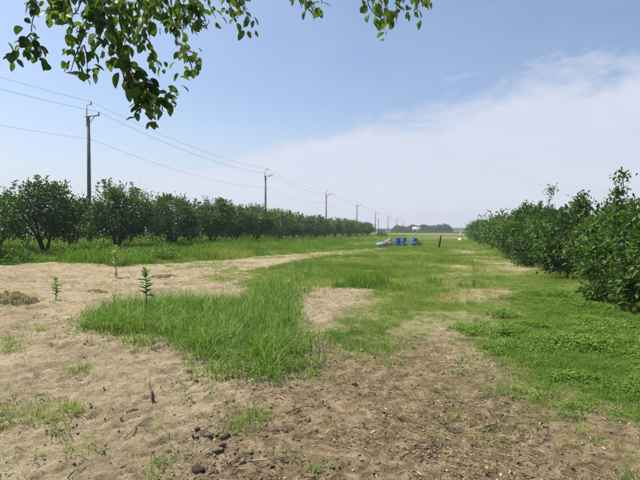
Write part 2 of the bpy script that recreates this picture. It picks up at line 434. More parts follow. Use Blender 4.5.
def build_ground():
    rr = [0.0]; r = 0.5
    while r < 70: rr.append(r); r *= 1.0072
    while r < 6000: rr.append(r); r *= 1.045
    rr = np.array(rr[1:])
    az = np.radians(np.concatenate([np.arange(-64, 36, 0.36), np.arange(36, 296, 4.0)]))
    A, R = np.meshgrid(az, rr)
    X = (R * np.sin(A)).ravel(); Y = (R * np.cos(A)).ravel()
    Z = ground_h(X, Y)
    n = len(az); k = len(rr)
    i = np.arange(k - 1)[:, None] * n; j = np.arange(n)[None, :]; j2 = (j + 1) % n
    a = (i + j).ravel(); b = (i + j2).ravel(); c = (i + n + j2).ravel(); d = (i + n + j).ravel()
    T = np.concatenate([np.stack([a, d, c], 1), np.stack([a, c, b], 1)])
    V = np.stack([X, Y, Z], 1)
    V = np.vstack([V, [[0, 0, float(Z[:n].mean())]]]); cidx = len(V) - 1
    T = np.vstack([T, np.stack([np.full(n, cidx), np.arange(n), (np.arange(n) + 1) % n], 1)])
    X = V[:, 0]; Y = V[:, 1]
    bare, dark, cover, thin, bald = masks(X, Y)
    green = (1 - bare) * (1 - 0.55 * thin) * (1 - 0.9 * bald)
    red = poly_mask(FIELD_RED, X, Y, 3.0); tan = poly_mask(FIELD_TAN, X, Y, 3.0)
    me = mesh_np('ground', V, T, {'green': green, 'dark': dark, 'red': red, 'tan': tan}, smooth=True)
    m, nd, l = new_mat('field_soil')
    geo = nd.new('ShaderNodeNewGeometry'); pos = geo.outputs['Position']
    at = {}
    for k_ in ('green', 'dark', 'red', 'tan'):
        q = nd.new('ShaderNodeAttribute'); q.attribute_name = k_; at[k_] = q.outputs['Fac']
    n1 = noise(nd, l, 0.8, 6, 0.6, pos); n2 = noise(nd, l, 7.0, 8, 0.65, pos, 0.5); n3 = noise(nd, l, 45, 5, 0.7, pos)
    n4 = noise(nd, l, 2.3, 6, 0.65, pos, 0.6)
    pale = ramp(nd, l, n1, [(0.30, (0.245, 0.201, 0.130)), (0.5, (0.335, 0.278, 0.186)), (0.7, (0.410, 0.346, 0.240))])
    pale = mixc(nd, l, ramp(nd, l, n2, [(0.38, (0, 0, 0)), (0.62, (1, 1, 1))]), mixc(nd, l, 1.0, pale, (0.72, 0.70, 0.66), 'MULTIPLY'), pale)
    crust = ramp(nd, l, noise(nd, l, 3.2, 10, 0.75, pos, 1.2), [(0.34, (0.60, 0.58, 0.54)), (0.44, (1, 1, 1))])
    pale = mixc(nd, l, 1.0, pale, crust, 'MULTIPLY')
    drk = ramp(nd, l, n2, [(0.30, (0.066, 0.047, 0.028)), (0.47, (0.178, 0.134, 0.080)), (0.66, (0.300, 0.238, 0.150))])
    soil = mixc(nd, l, at['dark'], pale, drk)
    spk = ramp(nd, l, n3, [(0.30, (0.62, 0.60, 0.56)), (0.5, (1, 1, 1)), (0.72, (1.22, 1.2, 1.15))])
    soil = mixc(nd, l, 1.0, soil, spk, 'MULTIPLY')
    thatch = ramp(nd, l, n4, [(0.30, (0.080, 0.108, 0.022)), (0.5, (0.125, 0.158, 0.034)), (0.72, (0.205, 0.190, 0.075))])
    # far away the sward itself is the colour seen
    sward = ramp(nd, l, noise(nd, l, 0.05, 6, 0.6, pos), [(0.3, (0.085, 0.135, 0.026)), (0.55, (0.118, 0.170, 0.034)), (0.75, (0.175, 0.185, 0.055))])
    ln = nd.new('ShaderNodeVectorMath'); ln.operation = 'LENGTH'; l.new(pos, ln.inputs[0])
    fr = nd.new('ShaderNodeMapRange'); l.new(ln.outputs['Value'], fr.inputs['Value'])
    fr.inputs['From Min'].default_value = 30; fr.inputs['From Max'].default_value = 80
    thatch = mixc(nd, l, fr.outputs[0], thatch, sward)
    gm = nd.new('ShaderNodeMath'); gm.operation = 'MULTIPLY'; gm.use_clamp = True
    l.new(at['green'], gm.inputs[0]); l.new(ramp(nd, l, n4, [(0.25, (0.55, 0.55, 0.55)), (0.5, (1, 1, 1))]), gm.inputs[1])
    col = mixc(nd, l, gm.outputs[0], soil, thatch)
    col = mixc(nd, l, at['red'], col, (0.16, 0.085, 0.055))
    col = mixc(nd, l, at['tan'], col, (0.26, 0.21, 0.14))
    b = nd.new('ShaderNodeBsdfPrincipled'); l.new(col, b.inputs['Base Color'])
    b.inputs['Roughness'].default_value = 0.95; b.inputs['Specular IOR Level'].default_value = 0.08
    bp = nd.new('ShaderNodeBump'); bp.inputs['Strength'].default_value = 1.0; bp.inputs['Distance'].default_value = 0.022
    hh = nd.new('ShaderNodeMath'); hh.operation = 'ADD'; l.new(n2, hh.inputs[0]); l.new(n3, hh.inputs[1])
    l.new(hh.outputs[0], bp.inputs['Height']); l.new(bp.outputs[0], b.inputs['Normal'])
    o = nd.new('ShaderNodeOutputMaterial'); l.new(b.outputs[0], o.inputs[0])
    tag(link('ground', me, m), kind='structure')
build_ground()

# ------------------------------------------------------------------ citrus trees
def tree_meshes(seed, H, R, zlow, nclus, nleaf, leaf_len, trunks=4, shoots=8, bowl=0.5, crad=0.24, vase=0.55, sides=6, rmin=0.45):
    """returns (trunk mesh, list of limb meshes, crown mesh)"""
    rng = np.random.default_rng(seed)
    cz = (H + zlow) / 2; az_ = (H - zlow) / 2
    C = []; 
    tries = 0
    while len(C) < nclus and tries < nclus * 30:
        tries += 1
        d = rng.normal(size=3); d /= np.linalg.norm(d)
        f = fbm(np.array([d[0] * 1.6 + seed]), np.array([d[1] * 1.6 + d[2] * 1.3]), seed, 2)[0]
        rad = (rmin + (1 - rmin) * rng.random() ** 0.5) * (0.55 + 0.90 * f)
        c = np.array([d[0] * R * rad, d[1] * R * rad, cz + d[2] * az_ * rad])
        rh = np.hypot(c[0], c[1]) / R
        lo = zlow + (1 - min(rh, 1)) ** 1.0 * bowl * (H - zlow)
        if c[2] < lo: continue
        C.append(c)
    C = np.array(C)
    per = max(3, nleaf // len(C))
    pos = []; dr = []; nm = []; tt = []
    for c in C:
        n = int(per * rng.uniform(0.6, 1.4))
        cr = crad * rng.uniform(0.6, 1.4)
        off = rng.normal(0, cr, (n, 3)) * [1, 1, 0.85]
        out = c - [0, 0, cz * 0.8]; out = out / (np.linalg.norm(out) + 1e-6)
        p = c + off
        d = off / cr * 0.8 + out * 0.6 + rng.normal(0, 0.55, (n, 3)) + [0, 0, 0.15]
        nn = rng.normal(0, 0.55, (n, 3)) + [0, 0, 0.8] + out * 0.5
        pos.append(p); dr.append(d); nm.append(nn)
        tt.append(np.clip(rng.normal(0.38, 0.17, n) + rng.normal(0, 0.10) + (0.45 if rng.random() < 0.05 else 0), 0, 1))
    stems = MB()
    for s in range(shoots):
        a = rng.uniform(0, 6.28); q = R * rng.uniform(0.15, 0.75)
        b0 = np.array([q * np.cos(a), q * np.sin(a), H - 0.35 * (H - cz) * (q / R) - 0.25])
        L = rng.uniform(0.35, 0.75) * H / 3.6
        tip = b0 + [rng.normal(0, 0.12), rng.normal(0, 0.12), L]
        k = 26
        t = rng.random(k) ** 0.7
        p = b0 + (tip - b0) * t[:, None]
        stems.tube([b0 - [0, 0, 0.3], b0, tip], [0.012, 0.010, 0.004], 4)
        ang = rng.uniform(0, 6.28, k)
        d = np.stack([np.cos(ang), np.sin(ang), rng.uniform(0.2, 1.0, k)], 1)
        pos.append(p); dr.append(d); nm.append(rng.normal(0, 0.4, (k, 3)) + [0, 0, 1]); tt.append(np.clip(rng.normal(0.5, 0.15, k), 0, 1))
    pos = np.concatenate(pos); dr = np.concatenate(dr); nm = np.concatenate(nm); tt = np.concatenate(tt)
    keep = pos[:, 2] > 0.06
    pos, dr, nm, tt = pos[keep], dr[keep], nm[keep], tt[keep]
    n = len(pos)
    V, T = leaves_np(pos, dr, nm, leaf_len * rng.uniform(0.7, 1.25, n), leaf_len * rng.uniform(0.42, 0.58, n), 0.22, rng.uniform(0.0, 0.3, n)[:, None])
    crown = mesh_np('crown', V, T, {'tint': np.repeat(tt, 6)})
    crown.materials.append(M['citrus_leaf'])
    # limbs
    tr = MB(); r0 = 0.085 * H / 3.6
    tr.tube([(0, 0, -0.3), (0, 0, 0.06), (rng.normal(0, .03), rng.normal(0, .03), 0.16 * H * 0.6)], [r0 * 1.9, r0 * 1.55, r0 * 1.2], 8)
    limbs = []
    for k in range(trunks):
        a = k * 6.283 / trunks + rng.uniform(-0.4, 0.4)
        lm = MB()
        e = np.array([np.cos(a) * R * vase, np.sin(a) * R * vase, cz + az_ * rng.uniform(0.1, 0.4)])
        p0 = np.array([np.cos(a) * r0 * 0.5, np.sin(a) * r0 * 0.5, 0.03 * H])
        p1 = p0 * 0.6 + e * 0.35 + [rng.normal(0, .08), rng.normal(0, .08), 0.02 * H]
        p2 = p0 * 0.25 + e * 0.7 + [rng.normal(0, .10), rng.normal(0, .10), 0.03 * H]
        lm.tube([p0, p1, p2, e], [r0 * 0.95, r0 * 0.7, r0 * 0.48, r0 * 0.2], sides)
        for q in range(5):
            f = rng.uniform(0.3, 0.95)
            s = p0 + (p1 - p0) * min(1, f * 2) if f < 0.5 else p1 + (e - p1) * (f - 0.5) * 2
            c = C[rng.integers(len(C))]
            for _ in range(12):
                c2 = C[rng.integers(len(C))]
                if np.linalg.norm(c2 - s) < np.linalg.norm(c - s): c = c2
            mid = (s + c) / 2 + rng.normal(0, 0.07, 3)
            lm.tube([s, mid, c], [r0 * 0.34, r0 * 0.24, r0 * 0.10], 5)
        limbs.append(lm.mesh('limb', True))
    twg = stems.mesh('twig') if shoots else None
    trunk = tr.mesh('trunk', True)
    for me in [trunk, twg] + limbs:
        if me is not None: me.materials.append(M['bark'])
    return trunk, limbs, twg, crown

def place_tree(kind, name, label, loc, rotz, scale, group):
    t = thing(name, label, 'tree', loc, rotz, group, scale)
    trunk, limbs, twg, crown = kind
    link('trunk', trunk, None, t)
    for lm in limbs: link('limb', lm, None, t)
    if twg: tag(link('shoot_stems', twg, None, t), kind='stuff')
    tag(link('crown', crown, None, t), kind='stuff')
    return t
ORD = ['first', 'second', 'third', 'fourth', 'fifth', 'sixth', 'seventh', 'eighth', 'ninth', 'tenth', 'eleventh', 'twelfth', 'thirteenth',
       'fourteenth', 'fifteenth', 'sixteenth', 'seventeenth', 'eighteenth', 'nineteenth', 'twentieth', 'twenty-first', 'twenty-second',
       'twenty-third', 'twenty-fourth', 'twenty-fifth', 'twenty-sixth', 'twenty-seventh', 'twenty-eighth', 'twenty-ninth', 'thirtieth']

LK = [tree_meshes(100 + i, 3.9 + 0.28 * (i % 3), 2.35 + 0.15 * (i % 2), 0.62, 95, 8800, 0.180, 5, 9, 0.36, 0.25) for i in range(5)]
LFAR = [tree_meshes(140 + i, 4.0, 2.45, 0.5, 75, 4400, 0.22, 4, 8, 0.32, 0.27, sides=5) for i in range(3)]
rl = random.Random(3)
def left_row(X0, y0, n, group, lab, far_from, hs=1.0):
    for i in range(n):
        y = y0 + i * 5.95 + rl.uniform(-0.35, 0.35); x = X0 + rl.uniform(-0.4, 0.4)
        near = i < far_from
        kind = (LK[i % 5] if near else LFAR[i % 3])
        s = rl.uniform(0.92, 1.05) * (1.01 if i < 2 else 0.93 if i == 2 else 1.02 - 0.012 * i) * hs
        place_tree(kind, 'citrus_tree', lab(i), (x, y, Hs(x, y) - 0.03), rl.uniform(0, 6.28), s, group)
left_row(-21.0, 15.3, 20, 'citrus trees of the front row on the left',
         lambda i: ['citrus tree cut by the left edge of the picture, front row', 'big round citrus tree left of the nearest utility pole, dark forked trunk',
                    'citrus tree right of the nearest utility pole, dense crown and several thin trunks'][i] if i < 3 else
         f'{ORD[i]} citrus tree of the left front row, counted away from the viewer', 7)
left_row(-26.6, 17.5, 16, 'citrus trees of the back row on the left',
         lambda i: f'{ORD[i]} citrus tree of the left back row, half hidden behind the front row', 5, 0.82)

RK = [tree_meshes(200 + i, 2.5 + 0.14 * (i % 3), 1.95, 0.02, 62, 6800, 0.150, 4, 5, 0.0, 0.165, rmin=0.62) for i in range(4)]
RFAR = [tree_meshes(240 + i, 2.6, 1.95, 0.10, 55, 2500, 0.21, 3, 6, 0.1, 0.21, sides=5) for i in range(3)]
fr = MB(); fr.lathe([(0.001, -0.075), (0.038, -0.066), (0.062, -0.035), (0.066, 0.0), (0.052, 0.045), (0.026, 0.075), (0.001, 0.085)], 12)
FRUIT = fr.mesh('fruit', True); FRUIT.materials.append(M['fruit'])
rr_ = random.Random(11)
right_trees = []
for i in range(27):
    y = 10.6 + i * 3.35 + rr_.uniform(-0.25, 0.25); x = (4.5 if i < 7 else 4.7) + rr_.uniform(-0.25, 0.25)
    kind = RK[i % 4] if i < 9 else RFAR[i % 3]
    if i == 0: lab = 'nearest citrus tree of the right row, cut by the right edge, branches reaching the ground'
    elif i == 1: lab = 'second nearest citrus tree of the right row, pale green fruit hanging low'
    else: lab = f'{ORD[i]} citrus tree of the right row, counted away from the viewer'
    t = place_tree(kind, 'citrus_tree', lab, (x, y, Hs(x, y) - 0.03), rr_.uniform(0, 6.28), rr_.uniform(0.84, 1.12) * (0.82 if i < 2 else 0.95 if i == 2 else 1), 'citrus trees of the right row')
    right_trees.append(t)
    if i < 6:
        for k in range(4):
            a = math.pi + rr_.uniform(-1.3, 0.9) - t.rotation_euler.z
            q = rr_.uniform(1.15, 1.55)
            f = link('fruit', FRUIT, None, t, (q * math.cos(a), q * math.sin(a), rr_.uniform(0.55, 1.5)))
# a few tall shoots of the nearest tree stand above the row
def shoot(parent, base, tip, n, seed, ll=0.13, tm=0.42):
    rng = np.random.default_rng(seed)
    base = np.array(base); tip = np.array(tip)
    mb = MB(); mid = (base + tip) / 2 + rng.normal(0, 0.05, 3)
    mb.tube([base, mid, tip], [0.016, 0.012, 0.005], 5)
    me = mb.mesh('branch', True); me.materials.append(M['bark'])
    b = link('branch', me, None, parent)
    t = 0.25 + 0.75 * rng.random(n) ** 0.8
    p = base + (tip - base) * t[:, None] + rng.normal(0, 0.04, (n, 3))
    # side sprays near the top
    h_ = int(n * 0.65)
    p[:h_] = base + (tip - base) * rng.uniform(0.72, 0.98, h_)[:, None] + rng.normal(0, 0.15, (h_, 3)) * [1, 1, 0.6]
    d = rng.normal(0, 0.7, (n, 3)) + [0, 0, 0.45]
    V, T = leaves_np(p, d, rng.normal(0, 0.5, (n, 3)) + [0, 0, 0.8], ll * rng.uniform(0.7, 1.2, n), ll * rng.uniform(0.42, 0.55, n), 0.2, rng.uniform(0, 0.25, n)[:, None])
    me = mesh_np('shoot_leaves', V, T, {'tint': np.repeat(np.clip(rng.normal(tm, 0.18, n), 0, 1), 6)}); me.materials.append(M['citrus_leaf'])
    tag(link('shoot_leaves', me, None, b), kind='stuff')
def world_to_local(t, p):
    p = np.array(p) - np.array(t.location); c, s = math.cos(-t.rotation_euler.z), math.sin(-t.rotation_euler.z)
    return np.array([p[0] * c - p[1] * s, p[0] * s + p[1] * c, p[2]]) / t.scale[0]
for (pb, pt, dep, n, ti) in [((614, 236), (618, 190), 12.2, 200, 1), ((617, 205), (623, 173), 12.2, 80, 1), ((577, 222), (583, 194), 15.4, 120, 2),
                             ((546, 218), (552, 186), 21.8, 120, 4), ((520, 222), (526, 203), 28, 110, 6), ((634, 246), (639, 216), 11.4, 120, 1)]:
    t = right_trees[ti]
    shoot(t, world_to_local(t, P(*pb, dep)), world_to_local(t, P(*pt, dep)), n, 500 + n)

# young yellowish shoots and bare twigs on the side of the nearest trees
for (pb, pt, dep, n, ti) in [((628, 282), (636, 250), 10.6, 60, 1), ((616, 284), (612, 262), 10.5, 40, 1), ((640, 262), (646, 238), 10.2, 60, 1)]:
    t = right_trees[ti]; shoot(t, world_to_local(t, P(*pb, dep)), world_to_local(t, P(*pt, dep)), n, 700 + n, 0.12, 0.85)
for (pb, pt, dep, ti) in [((612, 262), (640, 241), 10.8, 1), ((604, 250), (636, 248), 10.9, 1), ((580, 268), (570, 240), 13.3, 2), ((596, 290), (588, 258), 12.6, 2)]:
    t = right_trees[ti]; a_, b_ = world_to_local(t, P(*pb, dep)), world_to_local(t, P(*pt, dep))
    mb = MB(); mb.tube([a_, (a_ + b_) / 2 + [0.03, 0.02, 0.04], b_], [0.022, 0.016, 0.008], 6); link('bare_branch', mb.mesh('bare_branch', True), M['pale_wood'], t)

# ------------------------------------------------------------------ utility poles and lines
PX, PY0, PSTEP = -29.4, 34.0, 40.0
pole_h = {0: 12.0, 1: 12.0, 2: 11.4, 3: 11.2, 4: 10.6, 5: 9.3, 6: 9.0, 7: 8.6, 8: 7.8}
pole_lab = {0: 'concrete utility pole beyond the left edge, carrying the lines into the picture',
            1: 'nearest tall concrete utility pole rising above the left trees',
            2: 'second utility pole, above the middle of the left tree row',
            3: 'third utility pole along the line, right of the second',
            4: 'fourth utility pole, near the far end of the left tree row',
            5: 'fifth utility pole, just past the end of the left tree row',
            6: 'sixth utility pole, small against the sky left of the distant wood',
            7: 'seventh utility pole, tiny, above the left end of the distant wood',
            8: 'farthest utility pole, tiny, left of the white roofed shed'}
def pole(i):
    h = pole_h[i]; y = PY0 + (i - 1) * PSTEP
    t = thing('utility_pole', pole_lab[i], 'utility pole', (PX, y, 0.15), 0, 'utility poles behind the left orchard')
    hs = h - 1.0
    mb = MB(); mb.tube([(0, 0, -0.6), (0, 0, hs * 0.5), (0, 0, hs)], [0.185, 0.155, 0.12], 12); me = mb.mesh('shaft', True); link('shaft', me, M['concrete'], t)
    mb = MB(); mb.tube([(-0.05, -0.13, hs - 0.9), (-0.05, -0.13, hs + 0.93)], 0.045, 8); mb.tube([(-0.05, -0.13, hs + 0.9), (0.42, -0.13, hs + 0.9)], 0.035, 6)
    bk = link('top_bracket', mb.mesh('top_bracket', True), M['steel'], t)
    mb = MB(); mb.box((0.52, -0.17, hs - 0.05), (1.45, 0.09, 0.09)); ca = link('crossarm', mb.mesh('crossarm'), M['steel'], t)
    mb = MB(); mb.tube([(0.14, -0.16, hs - 0.75), (0.75, -0.16, hs - 0.1)], 0.03, 6); link('brace', mb.mesh('brace'), M['steel'], ca)
    mb = MB(); mb.lathe([(0.001, 0), (0.05, 0), (0.07, 0.04), (0.045, 0.08), (0.075, 0.12), (0.045, 0.16), (0.05, 0.22), (0.001, 0.24)], 10)
    im = mb.mesh('insulator', True); im.materials.append(M['insulator'])
    link('insulator', im, None, ca, (1.18, -0.17, hs - 0.005)); link('insulator', im, None, bk, (0.38, -0.13, hs + 0.93))
    mb = MB(); mb.tube([(0.11, -0.05, hs - 1.95), (0.30, -0.05, hs - 1.95)], 0.03, 6); link('line_hook', mb.mesh('line_hook'), M['steel'], t)
    return t, [(0.38, -0.13, hs + 1.17), (1.18, -0.17, hs + 0.235), (0.28, -0.05, hs - 1.95)]
pts = []
for i in range(9):
    t, a = pole(i)
    pts.append([np.array(t.location) + np.array(q) for q in a])
for w, (lab, rad, sag) in enumerate([('topmost thin power line, strung between the tips of the pole brackets', 0.009, 0.85),
                                     ('power line strung between the crossarms, just under the topmost line', 0.010, 0.95),
                                     ('lowest line of the pole row, hung well below the crossarms', 0.008, 0.9)]):
    path = []; rads = []
    for i in range(8):
        for k in range(13 if i == 7 else 12):
            f = k / 12
            p = pts[i][w] * (1 - f) + pts[i + 1][w] * f; p[2] -= 4 * sag * f * (1 - f)
            path.append(p); rads.append(rad * (1 + 0.10 * i))
    mb = MB(); mb.tube(path, rads, 5)
    tag(link('power_line', mb.mesh('power_line', True), M['wire']), lab, 'power line', 'lines on the utility poles')
# short pole of another line
p = P(378.4, 232, 200); mb = MB(); mb.tube([(0, 0, -0.5), (0, 0, 6.6)], [0.15, 0.11], 8)
t = thing('utility_pole', 'short thin utility pole close behind the fifth pole of the long line', 'utility pole', (p[0], p[1], 0)); link('shaft', mb.mesh('shaft', True), M['concrete'], t)
mb = MB(); mb.box((0, 0, 6.2), (1.2, 0.1, 0.1)); link('crossarm', mb.mesh('crossarm'), M['steel'], t)

# ------------------------------------------------------------------ distant wood, shed, bushes
def wood(name, label, x0, x1, y, depth, hfun, n, size, seed):
    rng = np.random.default_rng(seed)
    xs = rng.uniform(x0, x1, n); hh = hfun(xs, rng)
    z = hh * rng.random(n) ** 0.55; ys = y + rng.uniform(0, depth, n)
    p = np.stack([xs, ys, z], 1)
    V, T = leaves_np(p, rng.normal(size=(n, 3)) + [0, -0.3, 0.3], rng.normal(size=(n, 3)) + [0, -0.6, 0.5], size * rng.uniform(0.6, 1.4, n), size * rng.uniform(0.6, 1.1, n), 0.2)
    V[:, 2] = np.maximum(V[:, 2], 0)
    me = mesh_np(name, V, T, {'tint': np.repeat(np.clip(rng.normal(0.35, 0.2, n), 0, 1), 6)})
    tag(link(name, me, M['citrus_leaf']), label, kind='stuff')
YW = 430.0
def px_x(px, y):       # world x on the line Y = y for a picture column
    d = ray(px, 230); return d[0] / d[1] * y
xa, xb = px_x(391, YW), px_x(453, YW)
def hw(xs, rng):
    u = (xs - xa) / (xb - xa)
    e = np.minimum(1, np.minimum(u, 1 - u) * 9 + 0.25)
    return e * (4.9 + 1.2 * sstep(0.25, 0.5, u) + 1.7 * (vnoise(xs * 0.21, xs * 0, 77) - 0.5) + 1.2 * (vnoise(xs * 0.6, xs * 0, 79) - 0.5))
wood('distant_wood', 'dark wood on the horizon at the end of the field', xa, xb, YW, 14, hw, 11000, 1.1, 5)
wood('distant_hedge', 'low far hedge along the horizon', px_x(250, 900), px_x(560, 900), 900, 20, lambda xs, r: 3.2 + 2.5 * (fbm(xs * 0.03, xs * 0, 5, 3)), 9000, 2.6, 6)
wood('field_margin', 'strip of scrub at the end of the field', px_x(389, 300), px_x(470, 300), 300, 5, lambda xs, r: 0.2 + 0.8 * fbm(xs * 0.2, xs * 0, 8, 3), 2600, 0.5, 9)

sx = px_x(416.5, 330)
t = thing('shed', 'low farm shed with a white roof and blue wall before the distant wood', 'shed', (sx, 330, 0), math.radians(6))
mb = MB(); mb.box((0, 2, 1.4), (5.0, 4.0, 2.8)); link('wall', mb.mesh('wall'), M['shed_wall'], t)
mb = MB()
for s in (-1, 1):
    mb.add([(-2.7, 2, 4.0), (2.7, 2, 4.0), (2.7, 2 + s * 2.5, 2.7), (-2.7, 2 + s * 2.5, 2.7), (-2.7, 2, 3.88), (2.7, 2, 3.88), (2.7, 2 + s * 2.5, 2.58), (-2.7, 2 + s * 2.5, 2.58)],
           [(0, 1, 2), (0, 2, 3), (4, 6, 5), (4, 7, 6), (3, 2, 6), (3, 6, 7), (0, 3, 7), (0, 7, 4), (1, 5, 6), (1, 6, 2)])
link('roof', mb.mesh('roof'), M['shed_roof'], t)
mb = MB(); mb.box((-1.2, -0.03, 1.1), (1.8, 0.05, 2.2)); link('door', mb.mesh('door'), M['shed_door'], t)
mb = MB(); mb.box((1.6, -0.03, 1.6), (1.2, 0.05, 0.9)); link('window', mb.mesh('window'), M['shed_door'], t)

def bush(label, loc, R, H, n, ll, seed, tint=0.35, name='bush', group=None):
    rng = np.random.default_rng(seed)
    t = thing(name, label, 'bush', loc, 0, group)
    mb = MB()
    for k in range(6):
        a = rng.uniform(0, 6.28); mb.tube([(0, 0, -0.05), (np.cos(a) * R * 0.25, np.sin(a) * R * 0.25, H * 0.4), (np.cos(a) * R * 0.6, np.sin(a) * R * 0.6, H * 0.75)], [0.02 * H, 0.014 * H, 0.006 * H], 5)
    link('stem', mb.mesh('stem', True), M['bark'], t)
    d = rng.normal(size=(n, 3)); d /= np.linalg.norm(d, axis=1)[:, None]; d[:, 2] = np.abs(d[:, 2])
    f = 0.6 + 0.6 * fbm(d[:, 0] * 2 + seed, d[:, 1] * 2 + d[:, 2], seed, 3)
    p = d * (rng.random(n) ** 0.4 * f)[:, None] * [R, R, H]
    V, T = leaves_np(p, d + rng.normal(0, 0.5, (n, 3)), rng.normal(0, 0.5, (n, 3)) + [0, 0, 0.8], ll * rng.uniform(0.7, 1.3, n), ll * rng.uniform(0.4, 0.6, n), 0.2)
    me = mesh_np('foliage', V, T, {'tint': np.repeat(np.clip(rng.normal(tint, 0.18, n), 0, 1), 6)})
    tag(link('foliage', me, M['citrus_leaf'], t), kind='stuff')
    return t
p = G(382, 237); p = P(381.5, 236, 118); bush('round dark bush standing alone past the left tree row', (p[0], p[1], 0), 1.5, 2.2, 900, 0.22, 61)
p = GZ(418.5, 246.5); bush('small green bush beside the right hand blue drum', p, 0.42, 0.62, 420, 0.09, 62, 0.6)
p = GZ(8, 268); bush('leafy low bush in the verge at the left edge', p + [-0.6, 0.6, 0], 1.3, 0.75, 1500, 0.10, 63, 0.62)

# ------------------------------------------------------------------ blue drums, sacks, posts
def drum(label, px, py, rz, tilt=None, paper=False, lying=False):
    p = GZ(px, py)
    t = thing('plastic_drum', label, 'drum', p, rz, 'blue drums dumped on the grass', 0.9)
    mb = MB(); mb.lathe([(0.001, 0.0), (0.26, 0.0), (0.285, 0.03), (0.288, 0.24), (0.298, 0.26), (0.298, 0.30), (0.288, 0.32), (0.29, 0.56), (0.30, 0.58), (0.30, 0.62), (0.29, 0.64), (0.285, 0.84), (0.265, 0.885), (0.245, 0.89)], 28)
    b = link('body', mb.mesh('body', True), M['blue_plastic'], t)
    mb = MB(); mb.lathe([(0.30, 0.86), (0.305, 0.90), (0.29, 0.925), (0.24, 0.925), (0.23, 0.905), (0.001, 0.905)], 28); link('lid', mb.mesh('lid', True), M['lid'], t)
    for s in (-1, 1):
        mb = MB(); mb.lathe([(0.035, 0.905), (0.035, 0.935), (0.001, 0.937)], 10); link('bung', mb.mesh('bung', True), M['lid'], t, (s * 0.14, 0, 0))
    if paper:
        a0 = np.linspace(-0.5, 0.5, 8); V = []; T = []
        for k, a in enumerate(a0): V += [(0.304 * math.sin(a), -0.304 * math.cos(a), 0.34), (0.304 * math.sin(a), -0.304 * math.cos(a), 0.54)]
        for k in range(7): T += [(2 * k, 2 * k + 2, 2 * k + 3), (2 * k, 2 * k + 3, 2 * k + 1)]
        link('paper_label', mesh_np('paper_label', V, T), M['paper'], b)
    if tilt: t.rotation_euler = (tilt[0], tilt[1], rz)
drum('left of the two touching blue plastic drums on the grass', 398.2, 246.3, 0.3, (0.04, -0.05))
drum('right of the two touching blue plastic drums, set a little nearer', 404.0, 246.8, 0.9, (-0.03, 0.03), True)
drum('blue plastic drum with a pale patch standing alone on the right', 413.2, 246.4, 0.35, (0.05, 0.20), True)
def sack(label, px, py, size, mat, seed, name='sack'):
    rng = np.random.default_rng(seed); n1, n2 = 22, 14
    u = np.linspace(0, 2 * np.pi, n1, endpoint=False); v = np.linspace(0, np.pi, n2)
    U, Vv = np.meshgrid(u, v); X = np.sin(Vv) * np.cos(U); Y = np.sin(Vv) * np.sin(U); Z = np.cos(Vv)
    f = 0.55 + 0.95 * fbm(X.ravel() * 3.0 + seed, Y.ravel() * 2.3 + Z.ravel() * 1.9, seed, 4)
    V = np.stack([X.ravel() * f * size[0], Y.ravel() * f * size[1], np.maximum(Z.ravel() * f, -0.55) * size[2] + 0.5 * size[2]], 1)
    T = []
    for i in range(n2 - 1):
        for j in range(n1):
            a = i * n1 + j; b = i * n1 + (j + 1) % n1; T += [(a, a + n1, b + n1), (a, b + n1, b)]
    t = thing(name, label, 'sack', GZ(px, py), rng.uniform(0, 6))
    link('bag', mesh_np('bag', V, T, smooth=True), M[mat], t)
    mb = MB(); mb.tube([(0, 0, size[2] * 1.15), (0.05, 0.03, size[2] * 1.35), (0.14, 0.05, size[2] * 1.5)], [0.10, 0.05, 0.09], 8); link('tied_neck', mb.mesh('tied_neck', True), M[mat], t)
sack('pale blue crumpled sack lying left of the drums', 382, 247, (0.52, 0.38, 0.30), 'tarp_cyan', 3)
sack('pinkish grey sack slumped between the pale blue sack and drums', 388.5, 246.2, (0.40, 0.38, 0.46), 'sack_grey', 4)

p = GZ(438.8, 248); q = P(441, 235.4, 480 * 1.55 / 17.5)
t = thing('wooden_post', 'dark leaning wooden post standing alone in the middle of the grass', 'post', p)
d = q - p
mb = MB(); mb.tube([-d * 0.2, d * 0.02, d * 0.3, d * 0.55, d * 0.8, d], [0.085, 0.085, 0.075, 0.08, 0.07, 0.062], 9); link('shaft', mb.mesh('shaft', True), M['old_wood'], t)
mb = MB(); mb.tube([d * 0.72 + [-0.085, 0, 0], d * 0.72 + [0, -0.085, 0.01], d * 0.72 + [0.085, 0, 0], d * 0.72 + [0, 0.085, -0.01], d * 0.72 + [-0.085, 0, 0]], 0.008, 5); link('wire_tie', mb.mesh('wire_tie'), M['steel'], t)
p = GZ(460.5, 240.5)
t = thing('marker_stone', 'white boundary marker at the far end of the right tree row', 'marker', p)
mb = MB(); mb.lathe([(0.42, -0.1), (0.40, 0.12), (0.26, 0.36), (0.16, 0.40)], 8); link('base', mb.mesh('base'), M['white_stone'], t)
mb = MB(); mb.tube([(0, 0, 0.3), (0.02, 0, 0.8), (0.03, 0, 1.3)], [0.13, 0.10, 0.08], 8); link('post', mb.mesh('post', True), M['white_stone'], t)

